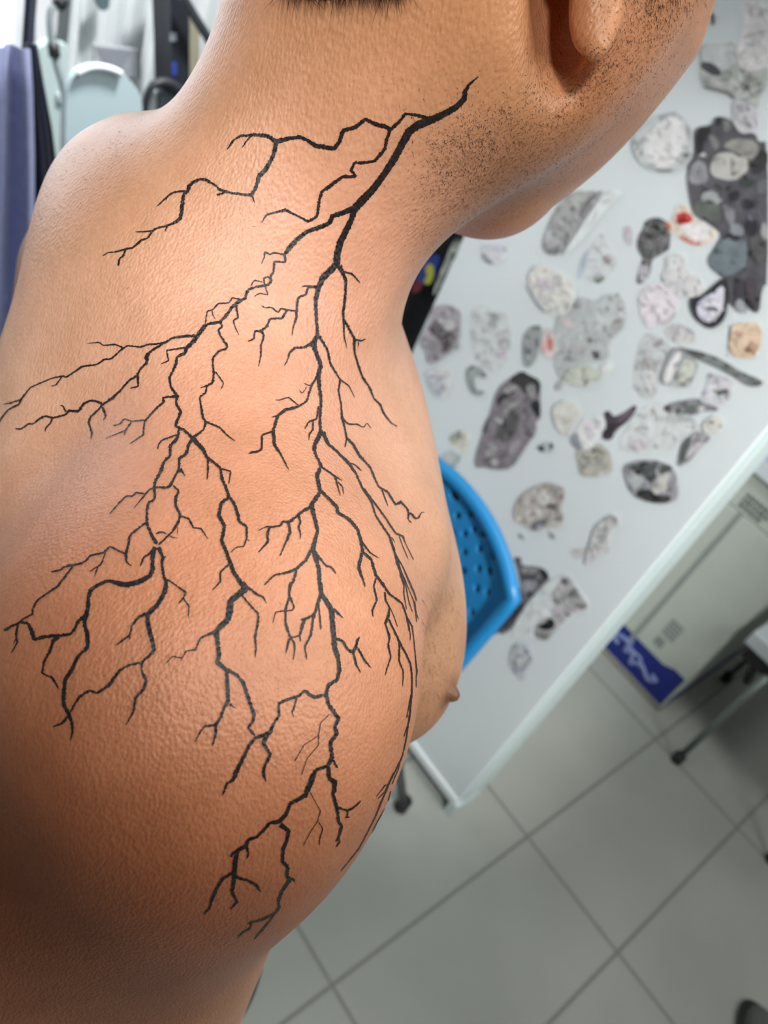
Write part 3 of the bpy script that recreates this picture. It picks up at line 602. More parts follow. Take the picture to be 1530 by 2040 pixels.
# pale chair back
pc2 = empty('pale_chair', tuple(at_y(210, 900, 1.55)[:2]) + (0,), 'pale mint chair with a rounded back, behind the far shoulder', 'chair')
out = smooth_path([(131, 330), (131, 250), (132, 206), (138, 172), (153, 148), (178, 135), (206, 134), (236, 144), (264, 165), (279, 190), (284, 225), (286, 330)], 5)
pale = mat('pale_mint_leatherette', (190, 212, 216), .35, .02, 5)
plate_y('backrest', out, 1.55, .02, pale, pc2, bevel=.005)
rimp = [at_y(q[0], q[1], 1.545) for q in out if q[1] < 150]
bm_obj('rim_highlight', tube_bm(rimp, .006), mat('white_rim_highlight', (226, 236, 240), .3, .02), pc2, True)  # white tube stands in for the highlight along the top rim
lo = at_y(208, 330, 1.58)
bm_obj('post', tube_bm([(lo[0], 1.58, lo[2] + .05), (lo[0], 1.58, .06)], .022), tubem, pc2, True)
superellip('base', (lo[0], 1.62, .03), ((1, 0, 0), (0, 1, 0), (0, 0, 1)), (.17, .17, .03), tubem, pc2, 2.0)
superellip('seat', (lo[0] + .08, 1.74, .46), ((1, 0, 0), (0, 1, 0), (0, 0, 1)), (.17, .17, .04), pale, pc2, 3.0)
# pale cabinet door strip
cb = empty('cabinet', tuple(at_y(100, 200, 2.05)), 'narrow pale grey green cabinet between the coat and the mint chair', 'cabinet')
plate_y('cabinet_body', [(70, 100), (100, 84), (135, 92), (140, 330), (150, 520), (76, 520)], 2.13, .03, mat('pale_grey_green_laminate', (186, 202, 201), .5, .02), cb)
plate_y('handle', [(116, 190), (128, 190), (127, 203), (117, 203)], 2.115, .015, mat('chrome', (214, 222, 226), .3), cb)
# papers above it
pp = plate_y('pinned_paper', [(70, -20), (118, -20), (112, 70), (90, 92), (72, 96)], 2.2, .004, mat('off_white_paper', (214, 214, 216), .8, .03, 12)); tag(pp, 'off white paper pinned to the wall right of the dark pole', 'paper')
# hanging cable
cbp = [at_y(q[0], q[1], 1.9) for q in smooth_path([(122, -30), (117, 4), (104, 16), (100, 34), (101, 62), (106, 98), (114, 134), (125, 172), (128, 215), (127, 300), (128, 420)], 6)]
cw = empty('hanging_cable', tuple(cbp[0]), 'thin grey cable with a black plug, hanging beside the dark pole', 'cable')
bm_obj('cord', tube_bm(cbp, .008), mat('grey_rubber', (146, 158, 160), .5), cw, True)
bm_obj('plug', tube_bm([at_y(105, 86, 1.9), at_y(109, 112, 1.9)], .0125), blk, cw, True)
bm_obj('plug', tube_bm([at_y(112, -4, 1.9), at_y(126, 12, 1.9)], .014), blk, cw, True)
# coat on a stand
cs = empty('coat_stand', tuple(at_y(62, 100, 1.34)[:2]) + (0,), 'dark coat stand pole at the far left', 'coat stand')
pt, pb = at_y(64, -40, 1.34), at_y(64, 90, 1.34)
bm_obj('pole', tube_bm([(pt[0], pt[1], 1.75), (pt[0], pt[1], .03)], .0085), mat('dark_blue_metal', (44, 52, 70), .4), cs, True)
superellip('base', (pt[0], pt[1], .02), ((1, 0, 0), (0, 1, 0), (0, 0, 1)), (.13, .13, .02), MATS['dark_blue_metal'], cs, 2.0)
ct = empty('coat', tuple(at_y(30, 150, 1.26)), 'blue grey coat with a dark lining hanging at the far left edge', 'coat')
def drape(name, left, right, y, m, parent, amp, fr, n=90, seed=0):
    """cloth between two polylines given in px, folds along x"""
    vs, fs = [], []; rows = len(left)
    for r_ in range(rows):
        A, Bq = at_y(*left[r_], y), at_y(*right[r_], y)
        for i in range(n + 1):
            t = i / n; p = A + (Bq - A) * t
            p = p + np.array([0, -(amp * (.3 + .7 * r_ / rows)) * (math.sin(t * fr + seed + r_ * .15) + .5 * math.sin(t * fr * 2.3 + seed * 2)), 0]); vs.append(p)
    for r_ in range(rows - 1):
        for i in range(n):
            q = r_ * (n + 1) + i; fs.append((q, q + n + 1, q + n + 2, q + 1))
    o = mesh_obj(name, vs, fs, m, parent, True); s = o.modifiers.new('thickness', 'SOLIDIFY'); s.thickness = .005
    return o
drape('coat_body', [(-230, 100), (-260, 180), (-290, 300), (-320, 450), (-340, 640), (-350, 800)], [(58, 96), (63, 180), (66, 300), (66, 450), (62, 640), (60, 800)], 1.24, mat('blue_grey_wool', (168, 176, 214), .85, .08, 60), ct, .03, 26, seed=1)
drape('lining', [(52, 90), (50, 180), (50, 300), (50, 450), (46, 640), (40, 800)], [(72, 92), (88, 180), (104, 262), (122, 400), (124, 560), (112, 800)], 1.28, mat('navy_lining', (36, 40, 54), .8, .08, 50), ct, .010, 9, seed=2)

# ------------------------------------------------------------------ the person: one continuous implicit body
# ---- implicit body (numpy) ----
FW=np.array([.95,-.31,0.]);FW/=np.linalg.norm(FW);LF=np.array([-FW[1],FW[0],0.]);UP=np.array([0,0,1.])
NB=np.array([0.2612, 0.3128, 1.4659])
def B(f,l,u): return NB+FW*f+LF*l+UP*u
def cone(p,a,b,ra,rb):
    a=np.asarray(a);b=np.asarray(b);ab=b-a;t=np.clip((p-a)@ab/(ab@ab),0,1)
    return np.linalg.norm(p-a-t[...,None]*ab,axis=-1)-(ra+(rb-ra)*t)
def ell(p,c,r,axes=None):
    q=p-c
    if axes is None: axes=np.array([FW,LF,UP])
    q=q@np.asarray(axes).T;r=np.asarray(r)
    k0=np.linalg.norm(q/r,axis=-1);k1=np.linalg.norm(q/(r*r),axis=-1)
    return k0*(k0-1)/np.maximum(k1,1e-9)
def smin(a,b,k):
    h=np.maximum(k-np.abs(a-b),0)/k
    return np.minimum(a,b)-h*h*k*.25
def axes_from(x,z):
    x=np.asarray(x,float);x=x/np.linalg.norm(x);z=np.asarray(z,float);z=z-(z@x)*x;z/=np.linalg.norm(z)
    return np.array([x,np.cross(z,x),z])
SPEC=[
('e', [0.0017, -0.017, -0.3016, 0.1254, 0.1576, 0.2196], 0.06),
('c', [-0.01, -0.0, -0.42, 0.0, 0.0, -0.75, 0.125, 0.135], 0.06),
('c', [-0.0545, -0.1405, -0.1527, -0.0508, -0.0192, -0.1598, 0.0542, 0.0442], 0.06),
('c', [0.0287, -0.1352, -0.1371, 0.0738, 0.1089, -0.1265, 0.046, 0.0537], 0.05),
('c', [-0.0491, -0.0464, -0.0572, -0.0437, -0.1592, -0.1184, 0.0359, 0.0391], 0.07),
('c', [-0.0596, 0.0429, -0.0702, -0.0429, 0.1433, -0.1251, 0.0474, 0.0326], 0.05),
('e', [0.0745, -0.0961, -0.2245, 0.0555, 0.0981, 0.0727], 0.05),
('e', [0.06, 0.08, -0.22, 0.055, 0.09, 0.08], 0.05),
('e', [-0.1107, -0.0927, -0.2525, 0.0405, 0.0691, 0.1094], 0.06),
('e', [-0.096, 0.0778, -0.2718, 0.0384, 0.0685, 0.1014], 0.06),
('e', [-0.0558, -0.2051, -0.1761, 0.0779, 0.0763, 0.0971], 0.06),
('e', [-0.04, 0.185, -0.1742, 0.0543, 0.055, 0.105], 0.06),
('c', [-0.057, -0.1979, -0.1568, -0.0494, -0.2455, -0.4376, 0.0654, 0.0592], 0.05),
('c', [-0.0499, 0.2268, -0.2157, -0.0748, 0.238, -0.4395, 0.0548, 0.0514], 0.05),
('c', [-0.0329, -0.0271, -0.1501, 0.0169, -0.023, 0.1006, 0.0542, 0.0682], 0.06),
('e', [0.0435, 0.017, 0.1754, 0.0902, 0.0747, 0.1042], 0.08),
('c', [0.0531, -0.036, 0.0828, 0.12, 0.018, 0.0544, 0.0458, 0.024], 0.08),
('c', [0.1215, 0.0248, 0.0873, 0.113, 0.0077, 0.0043, 0.0564, 0.0203], 0.08),
('c', [-0.0541, -0.0202, -0.1708, -0.0453, 0.1194, -0.1867, 0.0417, 0.0399], 0.05),
('e', [-0.0717, -0.0086, -0.1501, 0.0419, 0.061, 0.101], 0.06)]
def prims(SPEC=SPEC):
    P=[]
    for kd,v,k in SPEC:
        if kd=='c':P.append(('c',B(*v[:3]),B(*v[3:6]),v[6],v[7],k))
        else:P.append(('e',B(*v[:3]),np.array(v[3:6]),None,k))
    return P
def sdf(p,P):
    d=None
    for q in P:
        if q[0]=='c': v=cone(p,q[1],q[2],q[3],q[4])
        else: v=ell(p,q[1],q[2],q[3])
        k=q[-1]
        if k<0:   # carve
            h=np.maximum(-k-np.abs(-v-d),0)/(-k); d=np.maximum(d,-v)+h*h*(-k)*.25
        else: d=v if d is None else smin(d,v,k)
    return d

AX_IMG = RW.T  # rows: image x, image y, depth direction in world
def Bp(px, py, d):
    return at_d(px, py, d)
def smooth_noise(p, s):
    return np.sin(p[..., 0] * s + 1.3 * np.sin(p[..., 1] * s * .7)) * np.sin(p[..., 1] * s * 1.1 + 2 * np.sin(p[..., 2] * s * .6)) * np.sin(p[..., 2] * s * .9 + 1)
NIP = .437
def body_prims():
    P = prims()
    W = lambda kind, *a: P.append((kind,) + a)
    # skull back, face, nose, ears (mostly above the frame)
    W('e', B(.03, .008, .20), np.array([.095, .077, .085]), None, .03)
    # ear near side: auricle, lobe, and the hollow behind it
    xi, yi, zi = AX_IMG
    ax = np.array([xi * .93 - zi * .36, yi, xi * .36 + zi * .93])
    W('e', Bp(1112, -30, .287), np.array([.0098, .038, .026]), ax, -.014)
    W('e', Bp(1186, -60, .279), np.array([.0085, .033, .0065]), ax, .007)
    W('e', Bp(1184, 42, .2835), np.array([.0064, .0096, .0062]), ax, .008)
    W('e', B(.05, .088, .155), np.array([.016, .006, .03]), None, .008)
    # nose, lips, brow, chin
    W('c', B(.148, .008, .19), B(.172, .008, .135), .010, .013, .02)
    W('c', B(.142, -.025, .20), B(.142, .04, .20), .012, .012, .02)
    W('c', B(.160, -.012, .10), B(.160, .028, .10), .007, .007, .012)
    # nipple
    W('e', Bp(902, 1383, NIP), np.array([.0042, .0042, .0042]), None, .003)
    for s in (-1, 1):
        q = [v for k, v, kk in SPEC if k == 'c' and abs(v[1] - s * .22) < .03 and v[5] < -.4]
        e = q[0][3:6] if q else [-.06, s * .245, -.44]
        w = [e[0] + .05, s * .25, e[2] - .255]
        W('c', B(*e), B(*w), .045, .029, .03)
        W('c', B(w[0] + .003, w[1], w[2] - .03), B(w[0] + .012, w[1], w[2] - .085), .022, .026, .02)
        for k, (df, ln) in enumerate(((.034, .066), (.014, .078), (-.006, .072), (-.024, .058))):
            a = np.array([w[0] + .012 + df * .8, w[1], w[2] - .10]); b = a + np.array([.002, -s * .006, -ln * .55]); c = b + np.array([.002, -s * .016, -ln * .45])
            W('c', B(*a), B(*b), .0098, .0086, .008); W('c', B(*b), B(*c), .0086, .0072, .004)
        a = np.array([w[0] + .035, w[1] - s * .006, w[2] - .055]); b = a + np.array([.028, -s * .012, -.035]); c = b + np.array([.008, -s * .006, -.028])
        W('c', B(*a), B(*b), .012, .0105, .012); W('c', B(*b), B(*c), .0105, .0085, .005)
    W('c', Bp(-40, 1700, .34), Bp(-70, 2250, .41), .045, .05, .05)
    return P
PR = body_prims()
def grad(p, P, e=6e-4):
    g = np.zeros_like(p)
    for a in range(3):
        o = np.zeros(3); o[a] = e; g[..., a] = sdf(p + o, P) - sdf(p - o, P)
    return g / (np.linalg.norm(g, axis=-1, keepdims=True) + 1e-12)
def surface_nets(P, lo, hi, h, cs=4):
    lo = np.array(lo, float); n = (np.ceil((np.array(hi) - lo) / h / cs).astype(int)) * cs + 1
    cg = [lo[a] + h * cs * np.arange((n[a] - 1) // cs + 1) for a in range(3)]
    CX = np.stack(np.meshgrid(*cg, indexing='ij'), -1)
    cd_ = sdf(CX.reshape(-1, 3), P).reshape(CX.shape[:3])
    D = np.full(n, 1.0, np.float32)
    th = h * cs * 1.9
    blocks = np.argwhere(np.ones([s - 1 for s in cd_.shape], bool))
    mn = np.minimum.reduce([np.abs(cd_[a:cd_.shape[0] - 1 + a, b:cd_.shape[1] - 1 + b, c:cd_.shape[2] - 1 + c]) for a in (0, 1) for b in (0, 1) for c in (0, 1)])
    sg = cd_[:-1, :-1, :-1]
    full = np.repeat(np.repeat(np.repeat(np.where(sg < 0, -1.0, 1.0).astype(np.float32), cs, 0), cs, 1), cs, 2)
    D[:-1, :-1, :-1] = full
    act = np.argwhere(mn < th)
    off = np.stack(np.meshgrid(*[np.arange(cs + 1)] * 3, indexing='ij'), -1).reshape(-1, 3)
    for s in range(0, len(act), 3000):
        idx = (act[s:s + 3000, None, :] * cs + off[None]).reshape(-1, 3)
        v = sdf(lo + idx * h, P)
        D[idx[:, 0], idx[:, 1], idx[:, 2]] = v
    S = D < 0
    cn = S[:-1, :-1, :-1].astype(np.int8)
    tot = sum(S[a:n[0] - 1 + a, b:n[1] - 1 + b, c:n[2] - 1 + c].astype(np.int8) for a in (0, 1) for b in (0, 1) for c in (0, 1))
    cells = np.argwhere((tot > 0) & (tot < 8))
    cid = np.full([k - 1 for k in n], -1, np.int64); cid[cells[:, 0], cells[:, 1], cells[:, 2]] = np.arange(len(cells))
    acc = np.zeros((len(cells), 3)); cnt = np.zeros(len(cells))
    cor = [(a, b, c) for a in (0, 1) for b in (0, 1) for c in (0, 1)]
    for a in cor:
        for ax in range(3):
            if a[ax]: continue
            b = list(a); b[ax] = 1
            va = D[cells[:, 0] + a[0], cells[:, 1] + a[1], cells[:, 2] + a[2]]; vb = D[cells[:, 0] + b[0], cells[:, 1] + b[1], cells[:, 2] + b[2]]
            m = (va < 0) != (vb < 0); t = np.where(m, va / np.where(m, va - vb, 1), 0)
            p = cells + np.array(a); p = p.astype(float); p[:, ax] += t
            acc[m] += p[m]; cnt[m] += 1
    V = lo + acc / cnt[:, None] * h
    F = []
    for ax in range(3):
        sl0 = [slice(None)] * 3; sl1 = [slice(None)] * 3; sl0[ax] = slice(0, -1); sl1[ax] = slice(1, None)
        A, Bq = S[tuple(sl0)], S[tuple(sl1)]
        e = np.argwhere(A != Bq); u, v = (ax + 1) % 3, (ax + 2) % 3
        e = e[(e[:, u] > 0) & (e[:, v] > 0) & (e[:, u] < n[u] - 1) & (e[:, v] < n[v] - 1)]
        def c(du, dv):
            q = e.copy(); q[:, u] -= du; q[:, v] -= dv; return cid[q[:, 0], q[:, 1], q[:, 2]]
        q = np.stack([c(1, 1), c(0, 1), c(0, 0), c(1, 0)], 1)
        fl = ~A[e[:, 0], e[:, 1], e[:, 2]]
        q[fl] = q[fl][:, ::-1]; F.append(q[(q >= 0).all(1)])
    F = np.concatenate(F)
    for _ in range(3):
        g = grad(V, P); V = V - g * sdf(V, P)[:, None] * .8
    return V, F
def np_mesh(name, V, F, m, parent=None, smooth=True):
    me = bpy.data.meshes.new(name)
    k = F.shape[1]
    me.vertices.add(len(V)); me.vertices.foreach_set('co', np.asarray(V, np.float32).ravel())
    me.loops.add(F.size); me.loops.foreach_set('vertex_index', F.ravel().astype(np.int32))
    me.polygons.add(len(F)); me.polygons.foreach_set('loop_start', np.arange(0, F.size, k, dtype=np.int32))
    me.update(calc_edges=True); me.validate()
    return link(name, me, parent, [m] if not isinstance(m, (list, tuple)) else m, smooth)
V, F = surface_nets(PR, B(0, 0, 0) - np.array([.40, .44, .94]), B(0, 0, 0) + np.array([.42, .44, .34]), .0032)

def skin_mat():
    m = bpy.data.materials.new('warm_brown_skin'); m.use_nodes = True
    nt = m.node_tree; b = nt.nodes['Principled BSDF']; L = nt.links.new; N = nt.nodes.new
    tc = N('ShaderNodeTexCoord')
    at = N('ShaderNodeAttribute'); at.attribute_name = 'tone'
    n1 = N('ShaderNodeTexNoise'); n1.inputs['Scale'].default_value = 42; n1.inputs['Detail'].default_value = 6; L(tc.outputs['Object'], n1.inputs['Vector'])
    n2 = N('ShaderNodeTexNoise'); n2.inputs['Scale'].default_value = 420; n2.inputs['Detail'].default_value = 3; L(tc.outputs['Object'], n2.inputs['Vector'])
    r1 = N('ShaderNodeValToRGB'); r1.color_ramp.elements[0].position = .3; r1.color_ramp.elements[1].position = .72
    r1.color_ramp.elements[0].color = (.90, .86, .82, 1); r1.color_ramp.elements[1].color = (1.07, 1.05, 1.06, 1); L(n1.outputs['Fac'], r1.inputs[0])
    r2 = N('ShaderNodeValToRGB'); r2.color_ramp.elements[0].position = .25; r2.color_ramp.elements[1].position = .75
    r2.color_ramp.elements[0].color = (.92, .89, .87, 1); r2.color_ramp.elements[1].color = (1.05, 1.06, 1.07, 1); L(n2.outputs['Fac'], r2.inputs[0])
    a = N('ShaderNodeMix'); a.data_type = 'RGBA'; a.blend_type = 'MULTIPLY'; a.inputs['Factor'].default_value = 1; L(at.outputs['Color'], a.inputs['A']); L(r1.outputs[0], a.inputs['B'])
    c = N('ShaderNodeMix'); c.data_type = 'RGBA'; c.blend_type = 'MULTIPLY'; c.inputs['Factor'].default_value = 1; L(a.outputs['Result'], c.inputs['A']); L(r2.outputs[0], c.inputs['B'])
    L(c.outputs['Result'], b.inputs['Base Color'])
    b.inputs['Roughness'].default_value = SKIN_ROUGH
    b.inputs['Specular IOR Level'].default_value = .5
    b.inputs['Subsurface Weight'].default_value = .12
    b.inputs['Subsurface Radius'].default_value = (1, .35, .2); b.inputs['Subsurface Scale'].default_value = .006
    skin_bump(nt, b, tc)
    return m
SKIN_ROUGH = .34
def skin_bump(nt, b, tc, k=1.0):
    L = nt.links.new; N = nt.nodes.new
    mp = N('ShaderNodeMapping'); mp.inputs['Rotation'].default_value = (.5, .3, .7); mp.inputs['Scale'].default_value = (1, 1.0, .55); L(tc.outputs['Object'], mp.inputs[0])
    v = N('ShaderNodeTexVoronoi'); v.inputs['Scale'].default_value = 900; v.feature = 'SMOOTH_F1'; L(mp.outputs[0], v.inputs['Vector'])
    n = N('ShaderNodeTexNoise'); n.inputs['Scale'].default_value = 950; n.inputs['Detail'].default_value = 4; n.inputs['Roughness'].default_value = .7; L(mp.outputs[0], n.inputs['Vector'])
    n3 = N('ShaderNodeTexNoise'); n3.inputs['Scale'].default_value = 110; n3.inputs['Detail'].default_value = 2; L(tc.outputs['Object'], n3.inputs['Vector'])
    bp1 = N('ShaderNodeBump'); bp1.inputs['Strength'].default_value = .55 * k; bp1.inputs['Distance'].default_value = .0007; L(v.outputs['Distance'], bp1.inputs['Height'])
    bp2 = N('ShaderNodeBump'); bp2.inputs['Strength'].default_value = .6 * k; bp2.inputs['Distance'].default_value = .0004; L(n.outputs['Fac'], bp2.inputs['Height']); L(bp1.outputs[0], bp2.inputs['Normal'])
    bp3 = N('ShaderNodeBump'); bp3.inputs['Strength'].default_value = .22 * k; bp3.inputs['Distance'].default_value = .0006; L(n3.outputs['Fac'], bp3.inputs['Height']); L(bp2.outputs[0], bp3.inputs['Normal'])
    L(bp3.outputs[0], b.inputs['Normal'])
root = empty('person', (float(B(0, 0, 0)[0]), float(B(0, 0, 0)[1]), 0.0), 'shirtless man seen from behind, fresh black lightning tattoo from neck to shoulder, head bowed', 'person')
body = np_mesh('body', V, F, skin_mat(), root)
# skin colour: tanned neck, paler chest, shadow of shaved beard, redness around fresh ink; shade painted in on the lower arm and under the chin
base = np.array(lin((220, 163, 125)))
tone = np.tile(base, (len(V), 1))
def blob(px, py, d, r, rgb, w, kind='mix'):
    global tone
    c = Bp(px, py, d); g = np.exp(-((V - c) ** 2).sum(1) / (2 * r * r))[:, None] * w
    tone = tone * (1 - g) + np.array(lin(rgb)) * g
TONES_AND_SHADE = [(650, 60, .31, .06, (208, 142, 84), .85), (760, 420, .33, .035, (204, 132, 80), .8), (1000, 230, .31, .05, (212, 152, 96), .8), (1250, 120, .33, .05, (222, 150, 102), .8),
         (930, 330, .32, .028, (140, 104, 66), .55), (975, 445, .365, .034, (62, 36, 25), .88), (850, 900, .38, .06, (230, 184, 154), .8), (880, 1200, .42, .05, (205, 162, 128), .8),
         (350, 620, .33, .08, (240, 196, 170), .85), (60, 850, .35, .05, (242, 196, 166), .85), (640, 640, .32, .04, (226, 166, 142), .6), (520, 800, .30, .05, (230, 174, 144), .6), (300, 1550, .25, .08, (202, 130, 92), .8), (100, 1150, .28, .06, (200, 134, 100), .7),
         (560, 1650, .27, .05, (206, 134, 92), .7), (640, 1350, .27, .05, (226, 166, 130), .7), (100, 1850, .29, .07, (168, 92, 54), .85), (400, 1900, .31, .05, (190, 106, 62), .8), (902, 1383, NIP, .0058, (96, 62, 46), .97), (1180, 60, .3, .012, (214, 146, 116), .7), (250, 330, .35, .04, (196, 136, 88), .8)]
for t in TONES_AND_SHADE: blob(*t)
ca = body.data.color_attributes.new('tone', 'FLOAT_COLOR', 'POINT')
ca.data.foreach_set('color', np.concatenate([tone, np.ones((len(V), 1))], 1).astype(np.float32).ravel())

# sphere tracing onto the skin, used to lay ink and hair on it
def trace(px):
    px = np.asarray(px, float).reshape(-1, 2)
    d = np.stack([(px[:, 0] - 765) / F_PX, (px[:, 1] - 1020) / F_PX, np.ones(len(px))], 1) @ RW.T
    d /= np.linalg.norm(d, axis=1, keepdims=True)
    t = np.full(len(px), .12); act = np.ones(len(px), bool)
    for _ in range(110):
        i = np.nonzero(act)[0]
        if not len(i): break
        v = sdf(CAM + d[i] * t[i, None], PR); t[i] += v * .9
        act[i] = (v > 4e-5) & (t[i] < 1.2)
    hit = t < .62
    p = CAM + d * t[:, None]; n = grad(p, PR)
    return p, n, hit, t

